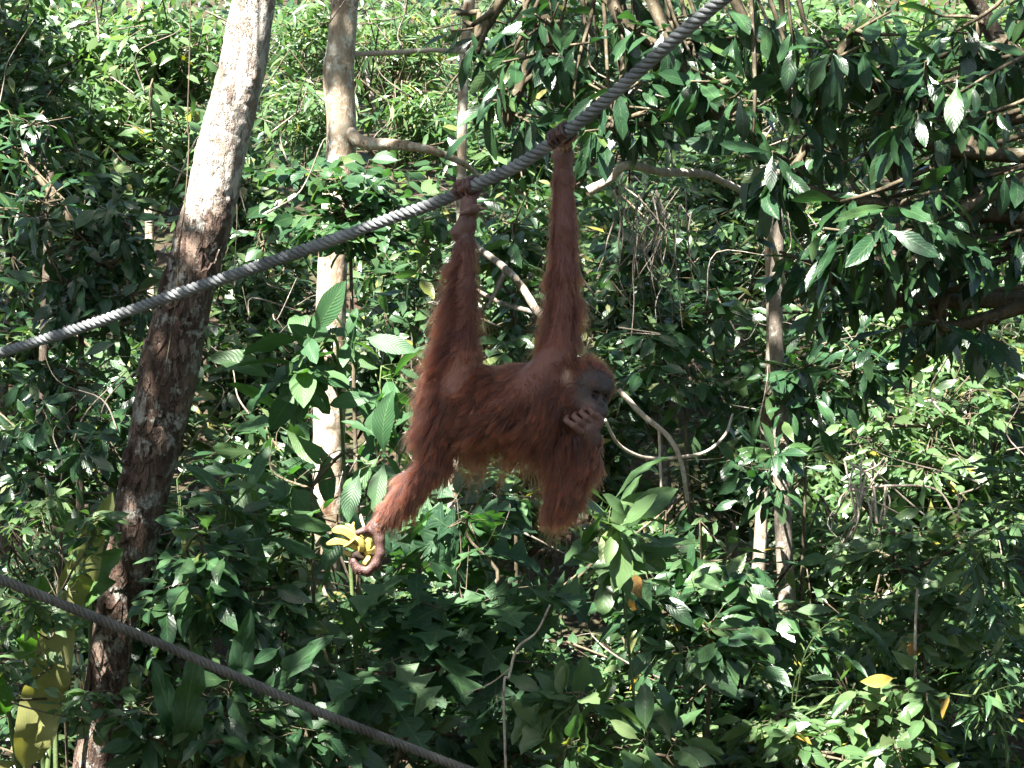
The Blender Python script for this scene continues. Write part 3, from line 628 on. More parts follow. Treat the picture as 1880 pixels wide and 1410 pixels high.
# lower leg: hip, knee, shin, hooked foot round the bananas
cap(O(822, 745, 4), O(806, 792, 0), 44, 36, 20, hl=38, hd=1, hdir=(-.5, 0, -.9), lift=.3)
cap(O(806, 792, 0), O(800, 846, -8), 34, 25, 14, hl=36, hd=1, hdir=(-.45, 0, -.9), lift=.3)
cap(O(800, 846, -8), O(760, 888, -8), 25, 22, 12, hl=36, hd=1.1, hdir=(-.4, 0, -.9), lift=.22, c=(.11, .04, .028))
cap(O(760, 888, -8), O(716, 938, -6), 22, 17, 12, hl=34, hd=1.1, hdir=(-.3, 0, -.95), lift=.22, c=(.10, .04, .028))
cap(O(716, 938, -6), O(692, 966, -4), 18, 16, 10, hl=16, hd=.8, hdir=(-.6, 0, -.7), lift=.25, c=(.10, .05, .04))
FT = (.10, .05, .042)
chain([O(690, 968, -4), O(680, 976, -12), O(668, 974, -22), O(657, 978, -27)], [11, 8, 6.5, 5.5], k=4, c=HAND)
for i, dz in enumerate((-16, -5.5, 5.5, 16)):
    e = -abs(i - 1.3) * 3
    chain([O(691, 968, dz * .6), O(697, 990, dz * .9), O(698, 1016, dz), O(692 + e * .3, 1038 + e, dz), O(674, 1052 + e, dz), O(655 - e * .5, 1048 + e, dz), O(645 - e, 1034 + e, dz)], [14, 9, 8.5, 8, 7.5, 7, 6], k=4 if i else 5, c=FT, hl=5, hd=.25, hdir=(-.4, 0, -.8))
# fingers and toes hooked over the rope
ra = np.array([O(858, 346)[k] for k in range(3)])
def grip(px, n, wid, palm, c, seed, rfing):
    i = np.argmin(abs(CX + ROPE_A[:, 0] / ROPE_A[:, 1] * F - px)); C0 = ROPE_A[i]; T = nrm(ROPE_A[i + 4] - ROPE_A[i - 4])
    back = nrm(np.array([0, 1., 0]) - T * T[1]); upv = np.cross(T, back); upv = upv if upv[2] > 0 else -upv
    rr = .0215 + rfing * PXM * .9
    for k in range(n):
        s = (k - (n - 1) / 2) * wid * PXM; o = C0 + T * s; tw = .12 * math.sin(k * 2.1 + seed)
        pts = [palm + T * s * .5]
        for a in (-.75 + tw, .25, 1.15 + tw, 2.1, 3.0 + tw, 3.75):         # from below-behind, over the top, down the front
            pts.append(o + back * math.cos(a) * rr + upv * math.sin(a) * rr)
        chain(pts, [rfing * 1.35, rfing * 1.1, rfing * 1.08, rfing * 1.15, rfing * 1.0, rfing * 1.02, rfing * .8], k=1.4, c=c, hl=7, hd=.5, hdir=(-.3, 0, -.6), lift=.6)
    return C0, T
grip(858, 4, 11.2, O(861, 372, 10), (.12, .06, .055), 0, 4.6)
C1, T1 = grip(1031, 4, 11.2, O(1034, 268, 6), (.06, .032, .03), 2, 4.6)
chain([O(1044, 276, -12), O(1046, 268, -22), O(1034, 263, -24), O(1023, 257, -22)], [7, 5.5, 4.8, 4], k=3, c=PALM)

def build_body():
    h = .0043
    lo = np.min([np.minimum(p['a'], p['b']) - max(p['ra'], p['rb']) for p in prims], 0) - .03
    hi = np.max([np.maximum(p['a'], p['b']) + max(p['ra'], p['rb']) for p in prims], 0) + .03
    n = np.ceil((hi - lo) / h).astype(int) + 1; D = np.full(n, 1.0, np.float32)
    for p in prims:
        m = p['k'] + 3 * h; rm = max(p['ra'], p['rb']) + m
        i0 = np.maximum(((np.minimum(p['a'], p['b']) - rm - lo) / h).astype(int), 0); i1 = np.minimum(((np.maximum(p['a'], p['b']) + rm - lo) / h).astype(int) + 2, n)
        ax = [lo[k] + h * np.arange(i0[k], i1[k]) for k in range(3)]
        X, Y_, Z_ = np.meshgrid(*ax, indexing='ij'); ba = p['b'] - p['a']; l2 = max(ba.dot(ba), 1e-9)
        t = np.clip(((X - p['a'][0]) * ba[0] + (Y_ - p['a'][1]) * ba[1] + (Z_ - p['a'][2]) * ba[2]) / l2, 0, 1)
        d = np.sqrt((X - p['a'][0] - t * ba[0]) ** 2 + (Y_ - p['a'][1] - t * ba[1]) ** 2 + (Z_ - p['a'][2] - t * ba[2]) ** 2) - (p['ra'] + (p['rb'] - p['ra']) * t)
        s = tuple(slice(i0[k], i1[k]) for k in range(3)); e = D[s]; k = p['k']
        q = np.maximum(k - np.abs(e - d), 0) / k; D[s] = np.minimum(e, d) - q * q * k * .25
    for c, r in carve:
        i0 = np.maximum(((c - r - .03 - lo) / h).astype(int), 0); i1 = np.minimum(((c + r + .03 - lo) / h).astype(int) + 2, n)
        ax = [lo[k] + h * np.arange(i0[k], i1[k]) for k in range(3)]; X, Y_, Z_ = np.meshgrid(*ax, indexing='ij')
        s = tuple(slice(i0[k], i1[k]) for k in range(3)); D[s] = np.maximum(D[s], r - np.sqrt((X - c[0]) ** 2 + (Y_ - c[1]) ** 2 + (Z_ - c[2]) ** 2))
    # surface nets
    S = (D < 0).astype(np.int8); a, b, c = n - 1; cnt = np.zeros((a, b, c), np.int8)
    cor = [(i, j, k) for i in (0, 1) for j in (0, 1) for k in (0, 1)]
    for i, j, k in cor: cnt += S[i:i + a, j:j + b, k:k + c]
    act = (cnt > 0) & (cnt < 8); idx = np.argwhere(act); vid = np.full((a, b, c), -1, np.int64); vid[act] = np.arange(len(idx))
    vals = np.stack([D[idx[:, 0] + i, idx[:, 1] + j, idx[:, 2] + k] for i, j, k in cor], 1); cp = np.array(cor, float)
    acc = np.zeros((len(idx), 3)); w = np.zeros(len(idx))
    for x in range(8):
        for y in range(x + 1, 8):
            if abs(cp[x] - cp[y]).sum() != 1: continue
            cr = (vals[:, x] < 0) != (vals[:, y] < 0); t = vals[:, x] / np.where(cr, vals[:, x] - vals[:, y], 1)
            acc += np.where(cr[:, None], cp[x] + (cp[y] - cp[x]) * t[:, None], 0); w += cr
    V = lo + h * (idx + acc / w[:, None]); Qs = []
    for axn in range(3):
        u, v = (axn + 1) % 3, (axn + 2) % 3
        sl0 = [slice(1, -1)] * 3; sl0[axn] = slice(0, -1); sl1 = list(sl0); sl1[axn] = slice(1, None)
        A, Bq = S[tuple(sl0)], S[tuple(sl1)]; e = np.argwhere(A != Bq); inside = A[tuple(e.T)] == 1; off = np.ones(3, int); off[axn] = 0; e = e + off
        def cell(du, dv):
            q = e.copy(); q[:, u] -= du; q[:, v] -= dv; return vid[q[:, 0], q[:, 1], q[:, 2]]
        quad = np.stack([cell(1, 1), cell(0, 1), cell(0, 0), cell(1, 0)], 1); quad[~inside] = quad[~inside][:, ::-1]; Qs.append(quad)
    return V, np.vstack(Qs)
bV, bQ = build_body()
bQ = bQ[(bQ >= 0).all(1)]
def prim_field(V, tau=.006):
    Wt = np.zeros(len(V)); cols = np.zeros((len(V), 3)); hl = np.zeros(len(V)); hd = np.zeros(len(V)); dr = np.zeros((len(V), 3)); lf = np.zeros(len(V)); fr = np.zeros((len(V), 3))
    for p in prims:
        ba = p['b'] - p['a']; t = np.clip((V - p['a']) @ ba / max(ba.dot(ba), 1e-9), 0, 1)
        d = np.linalg.norm(V - p['a'] - t[:, None] * ba, axis=1) - (p['ra'] + (p['rb'] - p['ra']) * t)
        w = np.exp(-np.clip(d, -.02, .5) / tau); Wt += w; cols += w[:, None] * np.array(p['c']); hl += w * p['hl']; hd += w * p['hd'] * (p['hl'] > 0); dr += w[:, None] * p['dir']; lf += w * p['lift']; fr += w[:, None] * p['fr']
    return cols / Wt[:, None], hl / Wt, hd / Wt, nrm(dr), lf / Wt, fr / Wt[:, None]
bC, bHL, bHD, bDir, bLift, bFr = prim_field(bV)
def skin_mat():
    m, n, l = new_mat('orangutan_skin'); at = n.new('ShaderNodeAttribute'); at.attribute_name = 'tint'; geo = n.new('ShaderNodeNewGeometry')
    a = noise(n, l, geo.outputs['Position'], 60, 4, .65); b = noise(n, l, geo.outputs['Position'], 240, 3, .6)
    c = mixc(n, l, mathn(n, l, 'MULTIPLY', a, .55), at.outputs[0], (.03, .016, .013))
    p = bsdf(n, l, c, .45, .45, bump(n, l, mathn(n, l, 'ADD', a, b), .6, .004)); p.inputs['Subsurface Weight'].default_value = .0
    out(n, l, p.outputs[0]); return m
M['skin'] = skin_mat()
def fur_mat():
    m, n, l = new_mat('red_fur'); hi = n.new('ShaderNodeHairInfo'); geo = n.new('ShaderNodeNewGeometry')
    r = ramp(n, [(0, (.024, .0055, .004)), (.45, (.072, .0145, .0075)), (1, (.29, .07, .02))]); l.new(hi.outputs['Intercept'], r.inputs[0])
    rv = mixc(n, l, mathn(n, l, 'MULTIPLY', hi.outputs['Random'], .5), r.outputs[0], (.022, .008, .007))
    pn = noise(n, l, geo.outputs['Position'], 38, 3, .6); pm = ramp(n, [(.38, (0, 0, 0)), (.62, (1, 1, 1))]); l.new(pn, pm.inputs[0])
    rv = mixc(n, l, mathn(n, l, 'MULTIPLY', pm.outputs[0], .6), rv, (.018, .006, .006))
    h = n.new('ShaderNodeBsdfHairPrincipled'); h.model = 'CHIANG'; h.parametrization = 'COLOR'
    l.new(rv, h.inputs['Color']); h.inputs['Roughness'].default_value = .42; h.inputs['Radial Roughness'].default_value = .6; h.inputs['Coat'].default_value = .1
    out(n, l, h.outputs[0]); return m
M['fur'] = fur_mat()
apeo = empty('orangutan', O(940, 745)); AL = np.array(apeo.location)
body = obj('body', mesh_np('body', bV - AL, bQ, M['skin'], None, None, True, bC), apeo)
# fur
def grow_fur(N, seed, K=8, long=1.0, clump=.85):
    r = np.random.default_rng(seed); T = np.vstack([bQ[:, [0, 1, 2]], bQ[:, [0, 2, 3]]]); a, b, c = bV[T[:, 0]], bV[T[:, 1]], bV[T[:, 2]]
    cr = np.cross(b - a, c - a); area = np.linalg.norm(cr, axis=1); tn = cr / np.maximum(area, 1e-12)[:, None]
    vn = np.zeros_like(bV)
    for k in range(3): np.add.at(vn, T[:, k], cr)
    vn = nrm(vn); w = area * bHD[T].mean(1) * (1 - np.clip(1.7 * (bFr[T].mean(1) * tn).sum(1) - .25, 0, .8)) * (bHL[T].mean(1) > .004); w /= w.sum()
    t = r.choice(len(T), N, p=w); u, v = r.random(N), r.random(N); s = u + v > 1; u[s], v[s] = 1 - u[s], 1 - v[s]; ww = np.stack([1 - u - v, u, v], 1)
    g = lambda A: (A[T[t]] * (ww[..., None] if A.ndim == 2 else ww)).sum(1)
    p, nn, L, d, lf = g(bV), nrm(g(vn)), g(bHL), nrm(g(bDir)), g(bLift)
    L = L * long * r.uniform(.35, 1.3, N) * (1 + .35 * vnoise(p, 22))
    d = d + .22 * r.normal(size=(N, 3)) + .25 * vnoise(p[:, None] + np.array([[0, 0, 0], [9, 3, 1], [4, 7, 2]]), 14)[:, :]
    dt = nrm(d - nn * np.minimum((d * nn).sum(1), 0)[:, None]); gv = np.array([0, 0, -1.]) + np.zeros((N, 3)); gv = gv - nn * np.minimum((gv * nn).sum(1), 0)[:, None]
    lf = lf * r.uniform(.5, 1.4, N); d0 = nrm(dt * (1 - lf)[:, None] + nn * lf[:, None])
    s = np.linspace(0, 1, K)[None, :, None]; Pn = p[:, None] - nn[:, None] * .002 + L[:, None, None] * (d0[:, None] * (s - .38 * s ** 2) + dt[:, None] * .22 * s ** 2 + gv[:, None] * .26 * s ** 2)
    wob = .05 * L[:, None, None] * np.sin(s * r.uniform(3, 8, (N, 1, 1)) + r.uniform(0, 6, (N, 1, 1))) * r.normal(size=(N, 1, 3)) * s
    Pn = Pn + wob
    M_ = N // 45; kd = kdtree.KDTree(M_)
    for i in range(M_): kd.insert(p[i], i)
    kd.balance(); gi = np.array([kd.find(q)[1] for q in p]); cl = (clump * s ** 1.2) * r.uniform(.3, 1.1, (N, 1, 1))
    tgt = Pn[gi]; near = (np.linalg.norm(p - p[gi], axis=1) < .035)[:, None, None]
    return np.where(near, Pn + (tgt - Pn) * np.clip(cl, 0, .9), Pn)
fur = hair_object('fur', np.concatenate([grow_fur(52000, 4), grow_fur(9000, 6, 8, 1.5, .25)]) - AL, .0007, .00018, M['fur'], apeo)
# eyes
def ball(c, r, nu=16, nv=10):
    V = [c + r * np.array([math.sin(v) * math.cos(u), math.sin(v) * math.sin(u), math.cos(v)]) for v in np.linspace(0.05, math.pi - .05, nv) for u in np.linspace(0, 2 * math.pi, nu, endpoint=False)]
    return np.array(V), np.array([(i * nu + j, (i + 1) * nu + j, (i + 1) * nu + (j + 1) % nu, i * nu + (j + 1) % nu) for i in range(nv - 1) for j in range(nu)])
mm, n_, l_ = new_mat('dark_eye'); out(n_, l_, bsdf(n_, l_, (.03, .015, .01), .08, .6).outputs[0]); M['eye'] = mm
for s in (11, -11):
    V, Q = ball(H(37.5, -4.5, s) - AL, 4.6 * PXM); obj('eye', mesh_np('eye', V, Q, M['eye']), apeo)
tag(apeo, 'shaggy red orangutan hanging from the rope by one hand and one foot', 'orangutan')

# ------------------------------------------------------------------ bananas
def banana_mat():
    m, n, l = new_mat('banana_skin'); geo = n.new('ShaderNodeNewGeometry'); ea = n.new('ShaderNodeAttribute'); ea.attribute_name = 'tip'; a = noise(n, l, geo.outputs['Position'], 45, 5, .7); b = noise(n, l, geo.outputs['Position'], 130, 3, .7)
    c = mixc(n, l, a, (.44, .32, .06), (.38, .31, .10)); r = ramp(n, [(.62, (0, 0, 0)), (.70, (1, 1, 1))]); l.new(b, r.inputs[0])
    c = mixc(n, l, mathn(n, l, 'MULTIPLY', r.outputs[0], .7), c, (.10, .05, .02)); er = ramp(n, [(.86, (0, 0, 0)), (.96, (1, 1, 1))]); l.new(ea.outputs['Fac'], er.inputs[0]); c = mixc(n, l, mathn(n, l, 'MULTIPLY', er.outputs[0], .85), c, (.06, .045, .02)); out(n, l, bsdf(n, l, c, .5, .35).outputs[0]); return m
M['banana'] = banana_mat(); mm, n_, l_ = new_mat('banana_stalk'); out(n_, l_, bsdf(n_, l_, (.03, .02, .014), .8, .2).outputs[0]); M['stalk'] = mm
mm, n_, l_ = new_mat('banana_flesh'); out(n_, l_, bsdf(n_, l_, (.66, .58, .34), .6, .3).outputs[0]); M['flesh'] = mm
bun = empty('banana_bunch', O(660, 1012, -6)); BL = np.array(bun.location)
def banana(pts, r, name='banana', matk='banana', sides=5):
    n = 14; C = spline([O(*p) for p in pts], n); t = np.linspace(0, 1, n); prof = np.clip(np.minimum((t + .02) / .22, (1.03 - t) / .28), .16, 1) ** .6
    V, Q, U = tube(C - BL, r * PXM * prof, sides); tt = np.repeat(np.abs(2 * t - 1), sides); obj(name, mesh_mixed(name, V, Q, M[matk], U, {'tip': np.r_[tt, 1, 1]}, smooth=name != 'banana'), bun)
for P, r in [([(609, 974, -14), (630, 974, -18), (652, 988, -16), (668, 1006, -8)], 9.5), ([(599, 999, -12), (622, 994, -16), (644, 1000, -14), (662, 1012, -8)], 7.5),
             ([(618, 968, 4), (640, 976, 6), (660, 990, 6), (670, 1008, 2)], 8.5), ([(650, 984, -24), (661, 992, -24), (664, 1004, -20), (660, 1016, -12)], 7.5),
             ([(668, 986, -16), (677, 994, -18), (675, 1006, -16), (664, 1016, -10)], 7), ([(689, 1003, -10), (683, 1010, -14), (674, 1012, -14), (664, 1018, -10)], 7),
             ([(668, 1038, -16), (671, 1032, -18), (676, 1024, -14), (668, 1017, -8)], 5.5), ([(682, 1026, 0), (678, 1022, -4), (672, 1018, -6), (664, 1016, -6)], 6.5),
             ([(630, 1010, 0), (637, 1016, -2), (646, 1018, -4), (656, 1018, -6)], 6)]: banana(P, r)
banana([(630, 1004, -20), (640, 999, -23), (648, 992, -24), (652, 988, -22)], 3.4, 'peel_strip'); banana([(662, 944, -8), (664, 955, -10), (668, 968, -12), (664, 976, -14)], 3.0, 'peel_strip', 'flesh')
banana([(634, 962, -6), (642, 966, -10), (648, 974, -12), (650, 984, -12)], 3.6, 'peel_strip'); banana([(650, 958, -4), (648, 966, -8), (650, 974, -10), (652, 984, -12)], 3.2, 'peel_strip')
for P, r in [([(646, 1024, -10), (656, 1018, -12), (666, 1014, -10), (672, 1006, -6)], 9), ([(640, 1030, -6), (650, 1026, -8), (660, 1022, -8), (664, 1014, -6)], 7), ([(650, 1014, -18), (656, 1020, -18), (664, 1024, -16), (668, 1022, -12)], 5)]: banana(P, r, 'stalk', 'stalk', 8)
tag(bun, 'small bunch of ripe yellow bananas clutched in the hooked foot', 'bananas')

# ------------------------------------------------------------------ shrubs, saplings and trees with leaves one can tell apart
# overhanging tree on the far bank of the rope: large dark leaves
plant('dark_leaved_tree', 'overhanging tree with large dark glossy leaves around a few sunlit ones', 'tree',
      [(1560, 90, 150, 90, 8.6, .5, 14), (1700, 210, 170, 120, 8.5, .5, 18), (1800, 60, 110, 90, 8.8, .4, 10), (1480, 300, 140, 110, 8.7, .4, 14), (1650, 400, 170, 90, 8.4, .4, 17), (1790, 380, 110, 130, 8.7, .4, 12), (1560, 500, 150, 90, 8.9, .4, 11), (1740, 560, 140, 90, 8.9, .4, 10)],
      'obov', 'dark', .21, 300, 7, .22, .8, 'spiral', path=[(2.9, 9.2, -.1), (2.8, 9.1, 2.6), (2.5, 8.9, 4.4), (1.9, 8.8, 5.4), (1.0, 8.7, 5.2)], stem_r=.07, stemm='bark_dark', seed=21, t0=.45)
plant('broad_leaved_tree', 'dark leafy tree bough reaching across above the raised hand', 'tree',
      [(1230, 60, 150, 70, 9.0, .4, 14), (1010, 70, 130, 70, 9.2, .4, 12), (1130, 200, 120, 80, 8.9, .35, 11), (1320, 180, 110, 90, 8.8, .4, 12), (930, 190, 90, 80, 9.3, .3, 7), (1390, 60, 110, 60, 9, .4, 7), (880, 40, 80, 60, 9.6, .3, 5)],
      'obov', 'dark', .2, 290, 6, .22, .75, 'spiral', path=[(3.0, 10.4, -.1), (2.95, 10.2, 2.6), (2.1, 9.8, 4.6), (1.3, 9.4, 5.0), (.3, 9.2, 4.9)], stem_r=.06, stemm='bark_dark', seed=22, t0=.45)
plant('midstorey_sapling', 'sapling with rounded leaves spreading before the pale trunk above the rope', 'sapling',
      [(560, 330, 120, 60, 10.9, .35, 17), (720, 330, 120, 60, 10.7, .35, 17), (640, 410, 170, 55, 10.6, .35, 22), (800, 420, 70, 70, 10.5, .3, 9), (480, 420, 70, 60, 10.8, .3, 8)], 'round', 'mid', .135, 260, 6, .22, .3, 'alt', seed=23, stem_r=.02)
plant('ribbed_leaf_shrub', 'shrub with long ribbed leaves spreading before the pale trunk', 'shrub',
      [(610, 620, 95, 50, 9.9, .25, 8), (700, 690, 60, 60, 9.8, .2, 4), (540, 690, 60, 40, 9.8, .2, 4)], 'rib', 'ribbed', .25, 100, 5, .12, .2, 'spiral', seed=24, stem_r=.016, stemm='greenstem', spread=1.2, t0=.6)
plant('ribbed_leaf_shrub', 'shaded shrub with drooping ribbed leaves by the lower leg of the orangutan', 'shrub',
      [(690, 830, 60, 60, 9.6, .25, 6), (500, 830, 100, 80, 10.3, .3, 8), (620, 960, 80, 60, 9.9, .25, 6), (470, 960, 70, 50, 9.6, .25, 6)], 'rib', 'ribbed', .255, 120, 5, .14, .4, 'spiral', seed=25, stem_r=.016, spread=1.1, t0=.5)
plant('lobed_leaf_shrub', 'dark shrub with big lobed leaves below the bent arm', 'shrub',
      [(860, 960, 90, 60, 9.2, .3, 9), (770, 1080, 120, 90, 9.0, .35, 14), (930, 1110, 110, 90, 9.2, .3, 11), (720, 1230, 120, 80, 8.9, .3, 12), (980, 1240, 120, 80, 9.1, .3, 10)], 'lobed', 'lobed', .27, 200, 4, .2, .45, 'alt', seed=26, stem_r=.02)
plant('bright_ribbed_sapling', 'sunlit yellow-green sapling just under the bent elbow', 'sapling',
      [(1120, 950, 45, 40, 8.7, .15, 5), (1150, 1010, 50, 40, 8.8, .15, 4)], 'rib', 'fresh', .22, 40, 5, .12, .3, 'spiral', seed=27, stem_r=.012, stemm='greenstem', spread=1.1, t0=.6)
plant('leafy_shrub', 'broad leafy green shrub with scattered yellow leaves', 'shrub',
      [(1190, 1090, 110, 80, 9.6, .35, 18), (1330, 1050, 110, 70, 9.9, .35, 16), (1300, 1180, 130, 80, 9.5, .35, 20), (1430, 1150, 90, 80, 10, .35, 14)], 'ellip', 'mid', .185, 270, 7, .28, .35, 'alt', seed=28, extra_leaf=[('ellip', 'amber', 12, .15)])
plant('bright_rosette_shrub', 'low shrub with pale sunlit leaf rosettes at the foot of the leafy bank', 'shrub',
      [(1070, 1290, 80, 60, 8.7, .25, 9), (1190, 1350, 100, 60, 8.7, .25, 10), (1040, 1380, 80, 40, 8.6, .25, 6)], 'rib', 'fresh', .19, 130, 6, .14, .3, 'spiral', seed=29, spread=1.1, t0=.5)
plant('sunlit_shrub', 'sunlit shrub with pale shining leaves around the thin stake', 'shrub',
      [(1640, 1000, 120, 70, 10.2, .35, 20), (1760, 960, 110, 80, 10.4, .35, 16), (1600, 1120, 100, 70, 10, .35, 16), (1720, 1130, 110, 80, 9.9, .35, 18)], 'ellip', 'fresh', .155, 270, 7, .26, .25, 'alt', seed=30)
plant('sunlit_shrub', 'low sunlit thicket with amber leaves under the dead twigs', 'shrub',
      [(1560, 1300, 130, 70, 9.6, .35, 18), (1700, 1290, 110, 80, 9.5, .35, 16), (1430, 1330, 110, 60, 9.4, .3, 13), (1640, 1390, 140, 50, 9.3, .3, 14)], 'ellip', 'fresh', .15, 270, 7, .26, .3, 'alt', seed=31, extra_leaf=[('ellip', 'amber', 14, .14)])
plant('bamboo_clump', 'clump of fine dark bamboo with narrow leaves', 'bamboo',
      [(1800, 1050, 90, 120, 9.3, .3, 14), (1830, 1240, 80, 120, 9.2, .3, 14), (1850, 900, 60, 90, 9.5, .3, 7)], 'narrow', 'mid', .13, 280, 8, .45, .5, 'alt', seed=32, stem_r=.012, stemm='greenstem')
plant('spotted_leaf_shrub', 'leafy shrub with oval leaves between the leaning trunk and the low rope', 'shrub',
      [(370, 1000, 90, 60, 8.9, .25, 11), (340, 1090, 80, 60, 8.8, .25, 11), (450, 1080, 100, 80, 9, .3, 14), (400, 920, 70, 60, 9.2, .25, 7), (520, 1160, 100, 80, 9.1, .3, 13)], 'ellip', 'mid', .195, 250, 5, .26, .3, 'alt', seed=33, stem_r=.012)
plant('low_leafy_shrub', 'low shaded shrub under the low rope', 'shrub',
      [(420, 1290, 130, 70, 8.7, .3, 15), (280, 1330, 90, 60, 8.6, .3, 11), (560, 1350, 120, 60, 8.8, .3, 13)], 'ellip', 'mid', .19, 220, 6, .26, .35, 'alt', seed=34)
plant('pale_creeper_bush', 'small-leaved bush climbing where the low rope meets the giant leaf', 'bush',
      [(80, 940, 110, 60, 9.7, .3, 18), (50, 1120, 80, 50, 8.5, .15, 13), (170, 970, 60, 50, 8.7, .2, 9), (170, 1290, 70, 70, 8.5, .15, 10), (10, 1230, 40, 40, 8.5, .15, 5)], 'ellip', 'fresh', .105, 260, 7, .24, .3, 'alt', seed=35, stem_r=.01)
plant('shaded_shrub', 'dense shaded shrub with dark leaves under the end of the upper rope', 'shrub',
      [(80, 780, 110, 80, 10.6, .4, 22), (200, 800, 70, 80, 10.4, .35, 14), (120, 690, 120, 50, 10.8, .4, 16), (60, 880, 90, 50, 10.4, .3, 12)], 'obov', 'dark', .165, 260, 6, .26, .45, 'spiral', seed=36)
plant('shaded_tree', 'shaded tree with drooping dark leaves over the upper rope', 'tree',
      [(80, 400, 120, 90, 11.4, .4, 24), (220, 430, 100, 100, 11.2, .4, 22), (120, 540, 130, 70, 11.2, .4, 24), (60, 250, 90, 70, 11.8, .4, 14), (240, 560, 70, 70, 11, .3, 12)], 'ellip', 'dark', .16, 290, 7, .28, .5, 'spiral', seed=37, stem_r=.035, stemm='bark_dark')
plant('slope_shrub', 'mixed green shrub behind the raised arm', 'shrub',
      [(1180, 480, 110, 80, 11.6, .4, 20), (1300, 560, 110, 90, 11.8, .4, 20), (1190, 640, 90, 80, 11.4, .4, 16), (1330, 700, 110, 70, 11.8, .4, 18)], 'ellip', 'mid', .17, 260, 6, .28, .35, 'alt', seed=38)
plant('slope_shrub', 'shrub with broad leaves filling the gap between the raised leg and arm', 'shrub',
      [(940, 430, 70, 70, 12.2, .35, 12), (950, 560, 70, 90, 12.2, .35, 15), (930, 640, 60, 40, 12, .3, 8)], 'ellip', 'mid', .19, 190, 6, .28, .4, 'alt', seed=39)
plant('slope_shrub', 'shrub with arching leafy shoots beyond the hanging belly fur', 'shrub',
      [(760, 560, 70, 90, 12.4, .4, 14), (740, 720, 60, 60, 12.2, .35, 9), (900, 900, 120, 60, 11.6, .4, 15), (720, 780, 60, 50, 12, .3, 6)], 'ellip', 'mid', .19, 210, 6, .28, .35, 'alt', seed=40)
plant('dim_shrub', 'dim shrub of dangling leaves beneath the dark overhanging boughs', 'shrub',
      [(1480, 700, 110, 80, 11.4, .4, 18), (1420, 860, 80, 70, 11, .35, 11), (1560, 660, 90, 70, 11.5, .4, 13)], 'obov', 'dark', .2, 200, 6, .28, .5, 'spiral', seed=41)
plant('sunny_bush', 'bright small-leaved bush in sun under the dark overhanging tree', 'bush',
      [(1640, 760, 110, 70, 12.4, .4, 22), (1780, 740, 110, 80, 12.6, .4, 22), (1700, 850, 120, 60, 12.2, .4, 20), (1840, 640, 70, 70, 12.8, .4, 12)], 'ellip', 'fresh', .135, 280, 7, .26, .3, 'alt', seed=42)
plant('dark_ground_shrub', 'deeply shaded shrub near the slim curving twig', 'shrub',
      [(860, 1330, 130, 60, 9.6, .3, 15), (960, 1390, 100, 40, 9.4, .3, 8), (740, 1370, 110, 50, 9.4, .3, 11)], 'ellip', 'mid', .18, 190, 6, .26, .4, 'alt', seed=43)

# ------------------------------------------------------------------ single large-leaved herbs
def blade_plant(name, label, cat, blades, kind, matk, stemm='greenstem'):
    """blades: (base px, base py, tip px, tip py, distance, tilt of the face, half-size factor)"""
    b0 = blades[0]; g = W(b0[0], b0[1], b0[4]); gz = float(ground_z(g[0], g[1])); root = empty(name, (g[0], g[1], gz)); L = np.array(root.location); items = []; Mx = []
    for bx, by, tx, ty, d, tilt in blades:
        a, b = W(bx, by, d), W(tx, ty, d - .25); ax = b - a; n = np.array([tilt, -1, .35]); Mx.append(leaf_mats(a[None], ax[None], n[None], np.array([np.linalg.norm(ax) * .98]))[0])
        s = np.array([g[0], g[1], gz - .05]); items.append((spline([s, (s + a) / 2 + np.array([0, .05, .1]), a, a + ax * .1], 12) - L, .016, .008))
    tubes('leaf_stalks', items, M[stemm], 6, root); leaf_objects(kind, matk, np.array(Mx), root); tag(root, label, cat); return root
blade_plant('yellowed_giant_leaf_plant', 'giant yellowed leaves standing in patchy sun under the low rope', 'plant', [(36, 1450, 118, 1140, 8.9, .3), (108, 1180, 205, 965, 9.05, .5)], 'blade', 'yellow')
blade_plant('giant_leaf_plant', 'broad green paddle leaf against the foot of the leaning trunk', 'plant', [(100, 1200, 192, 1030, 9.15, -.2), (70, 1250, 90, 1090, 9.3, .6), (20, 1330, -30, 1180, 9, .2)], 'paddle', 'paddle')
blade_plant('strap_leaf_plant', 'shaded plant with upright strap leaves under the low rope', 'plant', [(330, 1420, 370, 1230, 8.6, .5), (480, 1280, 560, 1180, 8.9, -.3), (370, 1190, 384, 1120, 8.9, .2), (345, 1410, 300, 1260, 8.6, .1), (440, 1330, 462, 1170, 8.8, .2)], 'blade', 'lobed')
blade_plant('grass_tuft', 'tuft of long grassy blades behind the foot of the leaning trunk', 'grass tuft', [(165, 1010 + 6 * k % 30, 96 + 14 * k, 925 + (k * 37) % 40, 9.6, .1 * k - .3) for k in range(8)], 'strap', 'mid')

